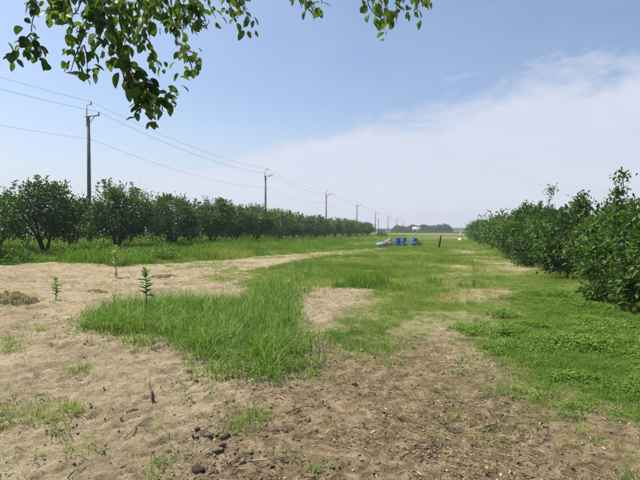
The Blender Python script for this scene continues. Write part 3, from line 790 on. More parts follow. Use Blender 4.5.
# ------------------------------------------------------------------ lawn and weeds (instanced on points)
SRC = {}
def variants(key, builder, count, mat):
    c = bpy.data.collections.new('source_' + key)          # not linked: only read by the scatter below
    for i in range(count):
        me = builder(np.random.default_rng(900 + i * 7 + len(key)))
        me.materials.append(mat)
        c.objects.link(bpy.data.objects.new(f'{key}_blades', me))
    SRC[key] = c
def tuft(nb, spread, h0, h1, w, lean):
    def f(rng):
        a = rng.uniform(0, 6.28, nb); q = spread * rng.random(nb) ** 0.5
        root = np.stack([np.cos(a) * q, np.sin(a) * q, np.full(nb, -0.015)], 1)
        V, T, k = blades_np(root, a + rng.normal(0, 0.9, nb), np.abs(rng.normal(lean, lean * 0.5, nb)), rng.uniform(h0, h1, nb), w * rng.uniform(0.7, 1.3, nb), rng, 2)
        return mesh_np('blades', V, T)
    return f
def cover_plant(rng):
    n = 22
    a = rng.uniform(0, 6.28, n); q = 0.11 * rng.random(n) ** 0.5; z = rng.uniform(0.03, 0.13, n)
    p = np.stack([np.cos(a) * q, np.sin(a) * q, z], 1)
    d = np.stack([np.cos(a) + rng.normal(0, .6, n), np.sin(a) + rng.normal(0, .6, n), rng.normal(0.1, 0.3, n)], 1)
    V, T = leaves_np(p, d, rng.normal(0, 0.35, (n, 3)) + [0, 0, 1], rng.uniform(0.028, 0.052, n), rng.uniform(0.018, 0.034, n), 0.16, 0.15)
    V2, T2, k = blades_np(p * [0.5, 0.5, 0], a, np.full(n, 0.4), z + 0.01, np.full(n, 0.004), rng, 2)
    return mesh_np('plant', np.vstack([V, V2]), np.vstack([T, T2 + len(V)]))
def weed_plant(rng):
    n = 14
    a = rng.uniform(0, 6.28, n); z = rng.uniform(0.0, 0.16, n); q = 0.03 + 0.03 * rng.random(n)
    p = np.stack([np.cos(a) * q, np.sin(a) * q, z], 1)
    d = np.stack([np.cos(a), np.sin(a), rng.normal(0.4, 0.3, n)], 1)
    V, T = leaves_np(p, d, rng.normal(0, 0.3, (n, 3)) + [0, 0, 1], rng.uniform(0.03, 0.07, n), rng.uniform(0.012, 0.025, n), 0.15, 0.2)
    V2, T2, k = blades_np(np.zeros((4, 3)), rng.uniform(0, 6.28, 4), np.full(4, 0.25), rng.uniform(0.1, 0.2, 4), np.full(4, 0.006), rng, 2)
    return mesh_np('plant', np.vstack([V, V2]), np.vstack([T, T2 + len(V)]))
variants('lawn', tuft(20, 0.085, 0.05, 0.14, 0.0055, 0.7), 6, M['grass'])
variants('meadow', tuft(26, 0.22, 0.16, 0.46, 0.013, 0.55), 6, M['grass'])
variants('cover', cover_plant, 6, M['cover_leaf'])
variants('weed', weed_plant, 5, M['cover_leaf'])

def scatter(name, label, key, x, y, scl, tint, rng, sink=0.0):
    n = len(x); z = ground_h(x, y) - sink
    me = bpy.data.meshes.new(name); me.vertices.add(n)
    me.vertices.foreach_set('co', np.stack([x, y, z], 1).astype(np.float32).ravel())
    rot = np.stack([rng.normal(0, 0.10, n), rng.normal(0, 0.10, n), rng.uniform(0, 6.283, n)], 1)
    a = me.attributes.new('rot', 'FLOAT_VECTOR', 'POINT'); a.data.foreach_set('vector', rot.astype(np.float32).ravel())
    for k, v in (('scl', scl), ('tint', tint)):
        a = me.attributes.new(k, 'FLOAT', 'POINT'); a.data.foreach_set('value', np.asarray(v, np.float32))
    a = me.attributes.new('idx', 'INT', 'POINT'); a.data.foreach_set('value', rng.integers(0, 60, n).astype(np.int32))
    o = link(name, me); tag(o, label, kind='stuff')
    ng = bpy.data.node_groups.new('scatter_' + name, 'GeometryNodeTree')
    ng.interface.new_socket('Geometry', in_out='INPUT', socket_type='NodeSocketGeometry')
    ng.interface.new_socket('Geometry', in_out='OUTPUT', socket_type='NodeSocketGeometry')
    nd, l = ng.nodes, ng.links
    gi = nd.new('NodeGroupInput'); go = nd.new('NodeGroupOutput')
    ci = nd.new('GeometryNodeCollectionInfo'); ci.inputs['Collection'].default_value = SRC[key]
    ci.inputs['Separate Children'].default_value = True; ci.inputs['Reset Children'].default_value = True
    ip = nd.new('GeometryNodeInstanceOnPoints'); ip.inputs['Pick Instance'].default_value = True
    def attr(nm, typ):
        q = nd.new('GeometryNodeInputNamedAttribute'); q.data_type = typ; q.inputs['Name'].default_value = nm
        return q.outputs[0]
    l.new(gi.outputs[0], ip.inputs['Points']); l.new(ci.outputs[0], ip.inputs['Instance'])
    l.new(attr('idx', 'INT'), ip.inputs['Instance Index'])
    er = nd.new('FunctionNodeEulerToRotation'); l.new(attr('rot', 'FLOAT_VECTOR'), er.inputs[0]); l.new(er.outputs[0], ip.inputs['Rotation'])
    l.new(attr('scl', 'FLOAT'), ip.inputs['Scale'])
    l.new(ip.outputs[0], go.inputs[0])
    md = o.modifiers.new('scatter', 'NODES'); md.node_group = ng
    return o
def sample(n, r0, r1, rng, a0=-60, a1=32):
    r = r0 + (r1 - r0) * rng.random(n)                    # thins out as 1/r
    a = np.radians(rng.uniform(a0, a1, n))
    return r * np.sin(a), r * np.cos(a), r

rng = np.random.default_rng(31)
# short lawn
x, y, r = sample(430000, 3.0, 95, rng)
bare, dark, cover, thin, bald = masks(x, y)
patch = fbm(x * 1.3, y * 1.3, 71, 3); patch2 = fbm(x * 5, y * 5, 73, 2)
dens = (1 - bare) * (0.55 + 0.9 * sstep(0.35, 0.6, patch)) * (1 - 0.78 * thin * sstep(0.66, 0.40, patch2)) * (0.18 + 0.82 * sstep(0.34, 0.56, fbm(x * 0.55, y * 0.55, 74, 4))) * (1 - 0.85 * bald) * (1 - 0.15 * cover)
rim = poly_mask(COVER, x, y, 1.6)
dens = np.maximum(dens, rim * 0.85 * sstep(0.38, 0.60, patch2))
fade = (1 - poly_mask(BARE, x, y, 1.5)) * dark
dens = np.maximum(dens, fade * 0.75 * sstep(0.42, 0.66, patch2))
dens = np.maximum(dens, bare * sstep(9.5, 13, r) * sstep(-0.30, 0.0, np.arctan2(x, y) + 0.42) * 0.55 * sstep(0.50, 0.62, fbm(x * 0.7, y * 0.35, 76, 4)))
dens = dens * (1 - sstep(45, 94, r)) * np.where(r < 14, 1.0, 0.8)
dens = np.maximum(dens, bare * (0.006 + 0.35 * sstep(0.64, 0.78, fbm(x * 0.8, y * 0.8, 75, 3)) * sstep(0.45, 0.6, patch2)) * (1 - 0.5 * dark))
k = rng.random(len(x)) < dens
x, y, r, bare, thin, bald, patch = (q[k] for q in (x, y, r, bare, thin, bald, patch))
big = fbm(x * 0.35, y * 0.35, 79, 3)
scl = rng.uniform(0.6, 1.25, len(x)) * (0.45 + 0.85 * big) * (1 - 0.40 * thin) * (0.85 + np.minimum(r, 45) / 40) * (1 - 0.25 * bare)
tnt = np.clip(rng.normal(0.48, 0.17, len(x)) + 0.32 * thin * rng.random(len(x)) + 0.3 * bald + 0.6 * (patch - 0.5) + 0.9 * (fbm(x * 0.3, y * 0.3, 78, 3) - 0.5) + 0.05 * bare, 0, 1)
scatter('grass', 'short green grass over the field between the tree rows', 'lawn', x, y, scl, tnt, rng)
# taller rough grass of the verge on the left and of the far field
x, y, r = sample(90000, 9, 150, rng)
bare, dark, cover, thin, bald = masks(x, y)
vg = np.maximum(sstep(9.5, 13.5, -x), sstep(55, 80, r) * 0.6) * (1 - bare)
vg = np.maximum(vg, 0.30 * (1 - bare) * (1 - thin) * (1 - cover) * sstep(0.55, 0.68, fbm(x * 0.5, y * 0.5, 81, 3)) * (x < 1.2))
k = (rng.random(len(x)) < vg * (0.4 + 0.9 * fbm(x * 0.4, y * 0.4, 83, 3)))
x, y, r = x[k], y[k], r[k]
b = fbm(x * 0.5, y * 0.5, 85, 3)
scl = rng.uniform(0.5, 1.15, len(x)) * (0.25 + 1.9 * sstep(0.3, 0.75, b)) * np.where(-x > 9, 1.0, 0.5)
scl = scl * np.where(r > 55, 0.6, 1)
tnt = np.clip(rng.normal(0.40, 0.15, len(x)) + 0.7 * (fbm(x * 0.25, y * 0.25, 87, 2) - 0.5), 0, 1)
scatter('rough_grass', 'longer rough grass of the verge under the left trees', 'meadow', x, y, scl, tnt, rng)
# broad leaved weeds in the verge
x, y, r = sample(26000, 14, 75, rng, -60, 0)
bare, dark, cover, thin, bald = masks(x, y)
k = rng.random(len(x)) < sstep(10, 14, -x) * (1 - bare) * sstep(0.50, 0.64, fbm(x * 0.45, y * 0.45, 97, 3)) * 0.8
x, y, r = x[k], y[k], r[k]
scatter('verge_weeds', 'patches of darker leafy weeds in the grass under the left trees', 'cover', x, y, rng.uniform(1.6, 3.6, len(x)), np.clip(rng.normal(0.22, 0.2, len(x)), 0, 1), rng)
# leafy ground cover on the right
x, y, r = sample(70000, 4, 15, rng, -5, 34)
bare, dark, cover, thin, bald = masks(x, y)
k = rng.random(len(x)) < cover ** 3.0 * (0.30 + 0.9 * sstep(0.40, 0.62, fbm(x * 1.6, y * 1.6, 91, 3)))
x, y, r = x[k], y[k], r[k]
scl = rng.uniform(0.45, 0.9, len(x)) * (0.35 + 0.9 * sstep(0.25, 0.8, fbm(x * 1.3, y * 1.3, 93, 3)))
scatter('ground_cover', 'mat of small round leaved weeds on the right', 'cover', x, y, scl, np.clip(rng.normal(0.5, 0.2, len(x)), 0, 1), rng)
# scattered weeds on the bare soil
x, y, r = sample(9000, 3, 24, rng)
bare, dark, cover, thin, bald = masks(x, y)
k = rng.random(len(x)) < bare * sstep(0.50, 0.68, fbm(x * 1.1, y * 1.1, 95, 3)) * 0.3
x, y, r = x[k], y[k], r[k]
scatter('small_weeds', 'tiny scattered weeds on the bare soil', 'weed', x, y, rng.uniform(0.3, 0.85, len(x)), np.clip(rng.normal(0.55, 0.25, len(x)), 0, 1), rng)

# ------------------------------------------------------------------ grass clumps that stand out one by one
def clump(label, poly, dens, h0, h1, w, seed, lean=0.5, tmean=0.45, name='grass_clump', hfade=0.5, soft=0.3):
    rng = np.random.default_rng(seed)
    pl = np.array(gpoly(poly)); c = pl.mean(0)
    lo, hi = pl.min(0) - 0.2, pl.max(0) + 0.2
    n = int(dens * np.prod(hi - lo))
    nt_ = max(6, n // 28); tc_ = rng.uniform(lo, hi, (nt_, 2)); which = rng.integers(0, nt_, n)
    spread = 0.035 + 0.06 * min(1, h1 / 0.5)
    off = rng.normal(0, spread, (n, 2)); xy = tc_[which] + off
    lone = rng.random(n) < 0.25
    xy = np.where(lone[:, None], rng.uniform(lo, hi, (n, 2)), xy)
    tuft_h = rng.uniform(0.40, 1.30, nt_)[which]; tuft_t = rng.normal(0, 0.12, nt_)[which]
    baz = np.arctan2(off[:, 1], off[:, 0]) + rng.normal(0, 0.7, n)
    wx = xy[:, 0] + (fbm(xy[:, 0] * 2, xy[:, 1] * 2, seed, 3) - 0.5) * 0.6; wy = xy[:, 1] + (fbm(xy[:, 0] * 2, xy[:, 1] * 2, seed + 5, 3) - 0.5) * 0.6
    mk = poly_mask(pl, wx, wy, soft)
    cl = fbm(xy[:, 0] * 3.2, xy[:, 1] * 3.2, seed + 9, 3)
    k = rng.random(n) < mk * (0.25 + 1.1 * sstep(0.3, 0.6, cl))
    xy, mk, cl, tuft_h, tuft_t, baz = xy[k], mk[k], cl[k], tuft_h[k], tuft_t[k], baz[k]; n = len(xy)
    root = np.stack([xy[:, 0], xy[:, 1], ground_h(xy[:, 0], xy[:, 1]) - 0.01], 1)
    ln = rng.uniform(h0, h1, n) * (1 - hfade + hfade * mk) * (0.65 + 0.5 * cl) * tuft_h
    V, T, kk = blades_np(root, baz, np.abs(rng.normal(lean, 0.45, n)), ln, w * rng.uniform(0.6, 1.3, n), rng, 4)
    z0 = Hs(*c)
    V -= [c[0], c[1], z0]
    tint = np.clip(rng.normal(tmean, 0.17, n) + tuft_t + (rng.random(n) < 0.10) * 0.5, 0, 1)
    t = thing(name, label, 'grass clump', (c[0], c[1], z0), 0, 'clumps of grass')
    tag(link('blades', mesh_np('blades', V, T, {'tint': np.repeat(tint, kk)}), M['tall_grass'], t), kind='stuff')
    return t
clump('large clump of tall bright green grass on the bare soil in the foreground',
      [(84, 326), (104, 312), (150, 306), (205, 304), (240, 305), (262, 296), (284, 294), (296, 318), (308, 352), (300, 370), (258, 382), (215, 374), (190, 356), (150, 345), (110, 334)],
      1750, 0.16, 0.58, 0.010, 301, 0.90, 0.50, soft=0.40)
clump('thin straggling grass between the large clump and the bare patch', [(252, 300), (258, 278), (285, 266), (330, 262), (345, 268), (322, 282), (318, 300), (290, 306)], 200, 0.14, 0.40, 0.011, 312, 0.6, 0.5, soft=0.8)
clump('dark green clump of grass in the middle, right of the bare patch', [(338, 289), (352, 282), (375, 282), (388, 286), (378, 290), (352, 291)], 900, 0.25, 0.5, 0.014, 302, 0.45, 0.22, soft=0.5)
clump('grass clump growing up behind the large foreground clump', [(255, 298), (270, 287), (292, 286), (300, 298), (280, 304)], 800, 0.2, 0.45, 0.011, 303, 0.5, 0.5, soft=0.4)
clump('low dry looking grass tuft on the pale soil at left', [(62, 376), (78, 368), (98, 367), (102, 374), (84, 380)], 2600, 0.06, 0.16, 0.004, 304, 0.8, 0.72, soft=0.10)
clump('spreading low patch of grass at the left edge', [(-20, 420), (5, 398), (40, 398), (70, 408), (66, 418), (30, 424)], 1900, 0.05, 0.15, 0.005, 305, 0.8, 0.62, soft=0.15)
clump('short green tuft right of the soil lumps, below the large clump', [(226, 418), (236, 406), (252, 408), (256, 424), (240, 432)], 3000, 0.06, 0.17, 0.005, 306, 0.6, 0.55, soft=0.10)
clump('small tuft of spiky grass at the bottom edge', [(150, 482), (162, 462), (172, 462), (176, 484)], 1800, 0.08, 0.22, 0.005, 307, 0.5, 0.5, soft=0.08)
clump('small bright tuft in the brown litter near the right edge', [(560, 440), (566, 430), (592, 430), (594, 440), (576, 443)], 3000, 0.05, 0.13, 0.005, 308, 0.7, 0.5, soft=0.08)
clump('bright tuft at the bottom right corner', [(612, 486), (620, 470), (650, 470), (650, 490)], 2600, 0.06, 0.16, 0.005, 309, 0.6, 0.5, soft=0.08)
clump('sparse green patch of grass right of the large clump', [(352, 362), (358, 344), (385, 336), (410, 342), (402, 362), (375, 372)], 1500, 0.06, 0.17, 0.006, 310, 0.7, 0.5, soft=0.2)
clump('thin weedy tuft at the left edge, beside a dirt heap', [(0, 352), (8, 338), (30, 336), (34, 348), (14, 356)], 1500, 0.06, 0.22, 0.005, 311, 0.6, 0.6, soft=0.15)

# ------------------------------------------------------------------ seedlings, stalks, stick
def seedling(label, px, py, h, nl, ll, tmean, seed, name='seedling', lean=(0, 0), stake=False, low=0.25, wd=0.42):
    rng = np.random.default_rng(seed); t = thing(name, label, 'seedling', GZ(px, py))
    top = np.array([lean[0], lean[1], h]); mb = MB()
    mb.tube([(0, 0, -0.03), top * 0.5 + [0.01, 0, 0], top], [0.009 + h * 0.004, 0.007, 0.003], 6); link('stem', mb.mesh('stem', True), M['bark'], t)
    base = []
    for i in range(nl):
        f = low + (1 - low) * i / max(1, nl - 1); a = i * 2.4 + rng.normal(0, 0.25)
        l_ = ll * rng.uniform(0.75, 1.2) * (1.0 if f < 0.85 else 0.8)
        V, T = leaves_np((top * f)[None], np.array([[math.cos(a), math.sin(a), 0.55 + 0.9 * (f > 0.85) + rng.normal(0, .2)]]), np.array([[0, 0, 1.0]]) - 0.2 * np.array([[math.cos(a), math.sin(a), 0]]), np.array([l_]), np.array([l_ * wd]), 0.2, 0.2)
        link('leaf', mesh_np('leaf', V, T, {'tint': np.full(6, np.clip(rng.normal(tmean, 0.12), 0, 1))}), M['seedling_leaf'], t)
    if stake:
        mb = MB(); mb.tube([(0.05, 0, -0.05), (0.04, 0.01, h * 0.8)], 0.012, 5); link('stake', mb.mesh('stake'), M['pale_wood'], t)
    return t
seedling('dark green leafy seedling rising out of the large grass clump', 146, 316, 0.76, 24, 0.17, 0.10, 21, low=0.45, wd=0.5)
seedling('pale yellowish seedling in a small dirt ring on the bare soil', 56, 301, 0.50, 34, 0.13, 0.78, 22, low=0.22, wd=0.5)
seedling('thin staked seedling at the edge of the verge', 115.5, 276, 1.0, 34, 0.17, 0.80, 23, stake=True, low=0.35, wd=0.5)
seedling('short spindly seedling on the bare soil in front of the low bush', 97, 262, 0.55, 14, 0.14, 0.6, 25, low=0.3)
def stalk(label, px, py, h, seed, lean=(0.02, 0)):
    rng = np.random.default_rng(seed); t = thing('weed_stalk', label, 'weed stalk', GZ(px, py))
    top = np.array([lean[0], lean[1], h]); mb = MB(); mb.tube([(0, 0, -0.02), top * 0.5, top], [0.006, 0.005, 0.003], 5); link('stem', mb.mesh('stem'), M['twig'], t)
    n = 26; f = rng.uniform(0.5, 1, n); V, T = leaves_np(top * f[:, None], rng.normal(0, 1, (n, 3)) + [0, 0, 0.8], rng.normal(0, 1, (n, 3)), rng.uniform(0.03, 0.06, n), rng.uniform(0.01, 0.02, n))
    tag(link('seed_head', mesh_np('seed_head', V, T, {'tint': np.full(n * 6, 0.85)}), M['seedling_leaf'], t), kind='stuff')
stalk('tall thin weed stalk standing in the grass left of centre', 322.5, 272, 0.95, 31)
stalk('thin weed stalk beside the bare patch, left of the dark grass clump', 300, 296, 0.55, 32)
stalk('thin dry stalk above the right end of the large clump', 288, 330, 0.75, 33)

p = GZ(153, 402); t = thing('cut_stick', 'short cut stick standing upright in the pale soil, pale at its top', 'stick', p)
mb = MB(); mb.tube([(0.01, 0, -0.05), (0, 0, 0.05), (-0.01, 0, 0.095)], [0.014, 0.013, 0.011], 8); link('stub', mb.mesh('stub', True), M['twig'], t)
mb = MB(); mb.tube([(-0.01, 0, 0.093), (-0.012, 0, 0.118)], [0.0115, 0.009], 8); link('cut_end', mb.mesh('cut_end'), M['pale_wood'], t)
mb = MB(); mb.tube([(-0.005, 0, 0.06), (-0.035, 0.0, 0.17), (-0.03, 0.01, 0.27)], [0.004, 0.003, 0.0015], 5); link('side_twig', mb.mesh('side_twig'), M['twig'], t)

# ------------------------------------------------------------------ twigs, lumps, heaps
def twig(label, pts, rad, mat='twig', forks=1, seed=0, lift=0.02):
    rng = np.random.default_rng(seed + 40); P3 = []
    for k, q in enumerate(pts):
        g = GZ(*q); g[2] += rad + lift * (0.3 + 0.7 * (k % 2)); P3.append(g)
    P3 = np.array(P3); c = P3[0].copy(); P3 -= c
    t = thing('fallen_twig', label, 'twig', c, 0, 'fallen twigs in the litter')
    rad *= 0.62
    mb = MB(); mb.tube(P3, np.linspace(rad, rad * 0.45, len(P3)), 6); st = link('stem', mb.mesh('stem', True), M[mat], t)
    for f in range(forks):
        s = P3[min(len(P3) - 2, 1 + f)]; e = s + (P3[-1] - P3[0]) * rng.uniform(0.2, 0.4) + np.append(rng.normal(0, 0.09, 2), rng.uniform(0.03, 0.09))
        mb = MB(); mb.tube([s, (s + e) / 2 + rng.normal(0, .01, 3), e], [rad * 0.6, rad * 0.5, rad * 0.25], 5); link('fork', mb.mesh('fork'), M[mat], t)
twig('forked dark twig lying in the litter right of centre', [(476, 429), (487, 427), (497, 424), (508, 417)], 0.009, forks=2, seed=1)
twig('long thin twig in the litter at bottom centre', [(420, 461), (432, 450), (441, 441), (444, 430)], 0.006, seed=2)
twig('dark twig pile piece at lower centre, lying toward the right', [(400, 456), (414, 449), (428, 446), (437, 450)], 0.009, forks=2, seed=3)
twig('pale bent stick left of bottom centre, by the soil lumps', [(252, 463), (268, 462), (284, 459)], 0.010, 'pale_wood', 0, 4)
twig('broken brown stick below the right end of the large clump', [(286, 413), (294, 410), (304, 405), (312, 407)], 0.012, forks=1, seed=5)
twig('twig lying across the soil at the bottom left', [(68, 478), (76, 471), (84, 466)], 0.008, forks=0, seed=6)
twig('curved twig at the bottom edge right of centre', [(470, 478), (482, 470), (488, 464), (491, 470)], 0.006, forks=1, seed=7)
twig('thin twig running along the pale soil left of centre', [(124, 438), (138, 430), (150, 424)], 0.006, forks=1, seed=8)
twig('small dark twig tangle near the middle of the litter', [(436, 426), (444, 424), (452, 429)], 0.008, forks=3, seed=9)
twig('stick lying in front of the large clump, bent upward', [(168, 378), (178, 384), (190, 391)], 0.007, forks=0, seed=10, lift=0.06)
twig('dark curled twig among dead leaves, right of the sparse grass patch', [(388, 392), (396, 388), (404, 391)], 0.010, forks=2, seed=12)

def lump_mesh(seed, rough=0.5):
    rng = np.random.default_rng(seed); n1, n2 = 18, 12
    u = np.linspace(0, 2 * np.pi, n1, endpoint=False); v = np.linspace(0, np.pi, n2)
    U, Vv = np.meshgrid(u, v); X = (np.sin(Vv) * np.cos(U)).ravel(); Y = (np.sin(Vv) * np.sin(U)).ravel(); Z = np.cos(Vv).ravel()
    f = rng.uniform(0.82, 1.15, len(X)) * (0.45 + 1.0 * fbm(X * 2.6 + seed, Y * 2.6 + Z * 3.1, seed, 5, 0.75))
    T = []
    for i in range(n2 - 1):
        for j in range(n1):
            a = i * n1 + j; b = i * n1 + (j + 1) % n1; T += [(a, a + n1, b + n1), (a, b + n1, b)]
    return mesh_np('lump', np.stack([X * f, Y * f, Z * f * 0.75], 1), T)
LUMPS = [lump_mesh(i) for i in range(5)]
for L_ in LUMPS: L_.materials.append(M['soil_lump'])
DLUMPS = [L_.copy() for L_ in LUMPS]
for L_ in DLUMPS: L_.materials.clear(); L_.materials.append(M['dark_lump'])
for k, (px, py, s, dk, lab) in enumerate([(203, 433, 0.06, 0, 'largest pale soil clod, below the large grass clump'), (186, 437, 0.035, 0, 'soil clod just left of the largest clod'),
        (198, 468, 0.045, 1, 'dark crumbly clod at the bottom edge, left of centre'), (134, 411, 0.04, 1, 'small dark clod on the pale soil left of centre'),
        (226, 432, 0.035, 0, 'soil clod between the largest clod and the short tuft'), (210, 452, 0.035, 1, 'dark clod under the largest clod'),
        (20, 448, 0.03, 1, 'small dark clod near the left bottom corner'), (42, 400, 0.03, 1, 'dark clod above the low patch of grass at left'),
        (276, 428, 0.03, 1, 'dark clod right of the short green tuft'), (355, 384, 0.03, 1, 'small dark clod in front of the sparse grass patch'),
        (300, 432, 0.028, 0, 'small pale clod at lower centre'), (168, 452, 0.028, 0, 'pale clod above the spiky tuft')]):
    o = link('soil_clod', (DLUMPS if dk else LUMPS)[k % 5], None, None, GZ(px, py) + [0, 0, s * 0.05], k * 1.3, (s * 1.15, s * 0.9, s * 0.8))
    tag(o, lab, 'soil clod', 'soil clods in the foreground')

def heap(label, px, py, R, H, seed, mat='dark_lump', straw=120):
    rng = np.random.default_rng(seed); t = thing('dirt_heap', label, 'dirt heap', GZ(px, py))
    n = 44; g = np.linspace(-1.2, 1.2, n); X, Y = np.meshgrid(g, g); an_ = np.arctan2(Y, X).ravel(); rr2 = np.hypot(X, Y) / (0.45 + 0.9 * fbm(np.cos(an_) * 1.7 + seed * 3, np.sin(an_) * 1.7, seed + 3, 3)).reshape(n, n)
    Z = H * np.clip(1 - rr2 ** 1.6, 0, 1) * (0.1 + 1.8 * fbm(X.ravel() * 4 + seed, Y.ravel() * 4, seed, 5, 0.7).reshape(n, n)) - 0.08 * sstep(0.7, 1.1, rr2) - 0.012
    T = []
    for i in range(n - 1):
        for j in range(n - 1):
            a = i * n + j; T += [(a, a + 1, a + n + 1), (a, a + n + 1, a + n)]
    V = np.stack([X.ravel() * R[0], Y.ravel() * R[1], Z.ravel()], 1)
    link('soil', mesh_np('soil', V, T, smooth=False), M[mat], t)
    if straw:
        a = rng.uniform(0, 6.28, straw); q = rng.random(straw) ** 0.5 * 0.85
        root = np.stack([np.cos(a) * q * R[0], np.sin(a) * q * R[1], H * (1 - q ** 1.6) * 0.8], 1)
        V, T, kk = blades_np(root, rng.uniform(0, 6.28, straw), np.abs(rng.normal(1.3, 0.3, straw)), rng.uniform(0.1, 0.3, straw), np.full(straw, 0.008), rng, 3)
        tag(link('dead_grass', mesh_np('dead_grass', V, T, {'tint': np.repeat(np.clip(rng.normal(1.0, 0.08, straw), 0, 1), kk)}), M['tall_grass'], t), kind='stuff')
heap('dark heap of dug soil and dead grass at the left edge', 10, 302, (0.75, 0.55), 0.24, 1, 'dark_lump', 420)
heap('low ring of dug soil round the pale seedling', 58, 303, (0.30, 0.25), 0.06, 2, 'dark_lump', 20)
heap('small dark strip of turned soil on the bare ground behind the clump', 166, 277, (0.75, 0.35), 0.10, 3, 'dark_lump', 40)
heap('low dark scrape of soil on the bare ground, right of the seedling', 96, 292, (0.40, 0.25), 0.07, 4, 'dark_lump', 25)

# fallen fruit near the right edge
o = link('fallen_fruit', FRUIT.copy(), None, None, GZ(635, 312) + [0, 0, 0.05], 0.5, 0.75); o.data.materials.clear(); o.data.materials.append(M['fruit_yellow'])
tag(o, 'yellow fruit fallen in the ground cover by the right edge', 'fruit')

# litter of dead leaves, straw and crumbs
def litter():
    rng = np.random.default_rng(55)
    x, y, r = sample(190000, 2.4, 15, rng, -58, 32)
    bare, dark, cover, thin, bald = masks(x, y)
    heap_ = poly_mask(gpoly([(225, 372), (300, 355), (335, 335), (345, 372), (300, 394), (240, 392)]), x, y, 0.25)
    w = np.maximum(heap_ * 0.9, dark * (0.25 + 0.9 * sstep(0.4, 0.6, fbm(x * 2.2, y * 2.2, 57, 3)))); w = np.maximum(w, 0.05 * bare + 0.10 * thin)
    k = rng.random(len(x)) < w; x, y = x[k], y[k]; n = len(x); z = ground_h(x, y) + 0.006
    p = np.stack([x, y, z], 1)
    a = n * 12 // 100
    d = np.stack([rng.normal(size=a), rng.normal(size=a), rng.normal(0.05, 0.25, a)], 1)
    V, T = leaves_np(p[:a], d, rng.normal(0, 0.45, (a, 3)) + [0, 0, 1], 0.014 + 0.042 * rng.random(a) ** 2, 0.007 + 0.018 * rng.random(a) ** 2, 0.35, rng.uniform(-0.2, 0.4, a)[:, None])
    m, nd, l = new_mat('dead_leaf'); at = nd.new('ShaderNodeAttribute'); at.attribute_name = 'tint'
    col = ramp(nd, l, at.outputs['Fac'], [(0, (0.075, 0.050, 0.028)), (0.35, (0.15, 0.106, 0.062)), (0.7, (0.26, 0.200, 0.130)), (1, (0.46, 0.40, 0.30))])
    b = nd.new('ShaderNodeBsdfPrincipled'); l.new(col, b.inputs['Base Color']); b.inputs['Roughness'].default_value = 0.8; b.inputs['Specular IOR Level'].default_value = 0.15
    o = nd.new('ShaderNodeOutputMaterial'); l.new(b.outputs[0], o.inputs[0])
    tag(link('dead_leaves', mesh_np('dead_leaves', V, T, {'tint': np.repeat(rng.random(a), 6)}), m), 'litter of dead brown leaves on the bare soil', kind='stuff')
    q = p[a:]; c = len(q); an = rng.uniform(0, 6.28, c); ln = 0.010 + 0.085 * rng.random(c) ** 3.5; wd = rng.uniform(0.0009, 0.0022, c)
    dv = np.stack([np.cos(an), np.sin(an), rng.normal(0, 0.10, c)], 1) * ln[:, None] / 2
    sv = np.stack([-np.sin(an), np.cos(an), np.zeros(c)], 1) * wd[:, None]; up = np.array([0, 0, 1.0]) * wd[:, None] * 1.6
    V = np.stack([q - dv - sv, q - dv + sv, q - dv + up, q + dv - sv, q + dv + sv, q + dv + up], 1).reshape(-1, 3)
    bi = np.arange(c)[:, None] * 6
    T = np.concatenate([bi + f for f in ([0, 1, 4], [0, 4, 3], [1, 2, 5], [1, 5, 4], [2, 0, 3], [2, 3, 5])], 1).reshape(-1, 3)
    tag(link('straw', mesh_np('straw', V, T, {'tint': np.repeat(np.clip(rng.normal(0.55, 0.28, c), 0, 1), 6)}), m), 'thin straw and twig bits strewn over the soil', kind='stuff')
    # crumbs of soil
    x, y, r = sample(26000, 2.4, 11, rng, -58, 32)
    bare, dark, cover, thin, bald = masks(x, y)
    k = rng.random(len(x)) < np.maximum(np.maximum(dark * 0.28, 0.95 * (lz := poly_mask(gpoly([(165, 490), (185, 430), (225, 420), (262, 432), (250, 490)]), x, y, 0.2) * sstep(0.40, 0.55, fbm(x * 4, y * 4, 63, 3)))), bare * 0.45 * sstep(0.50, 0.64, fbm(x * 1.6, y * 1.6, 59, 3))); x, y, lz = x[k], y[k], lz[k]; n = len(x)
    z = ground_h(x, y); s = (0.003 + 0.017 * rng.random(n) ** 6) * (1 + 0.9 * lz)
    u = np.array([[1, 0, 0], [-1, 0, 0], [0, 1, 0], [0, -1, 0], [0, 0, 1], [0, 0, -1]], float)
    jit = rng.uniform(0.6, 1.3, (n, 6, 1)); rot = rng.uniform(0, 6.28, n); cr, sr = np.cos(rot), np.sin(rot)
    vv = u[None] * jit * s[:, None, None]
    vx = vv[..., 0] * cr[:, None] - vv[..., 1] * sr[:, None]; vy = vv[..., 0] * sr[:, None] + vv[..., 1] * cr[:, None]
    V = np.stack([vx + x[:, None], vy + y[:, None], vv[..., 2] * 0.8 + (z + s * 0.3)[:, None]], 2).reshape(-1, 3)
    bi = np.arange(n)[:, None] * 6
    T = np.concatenate([bi + f for f in ([0, 2, 4], [2, 1, 4], [1, 3, 4], [3, 0, 4], [2, 0, 5], [1, 2, 5], [3, 1, 5], [0, 3, 5])], 1).reshape(-1, 3)
    tag(link('soil_crumbs', mesh_np('soil_crumbs', V, T), M['soil_lump']), 'loose crumbs of soil on the ground', kind='stuff')
litter()

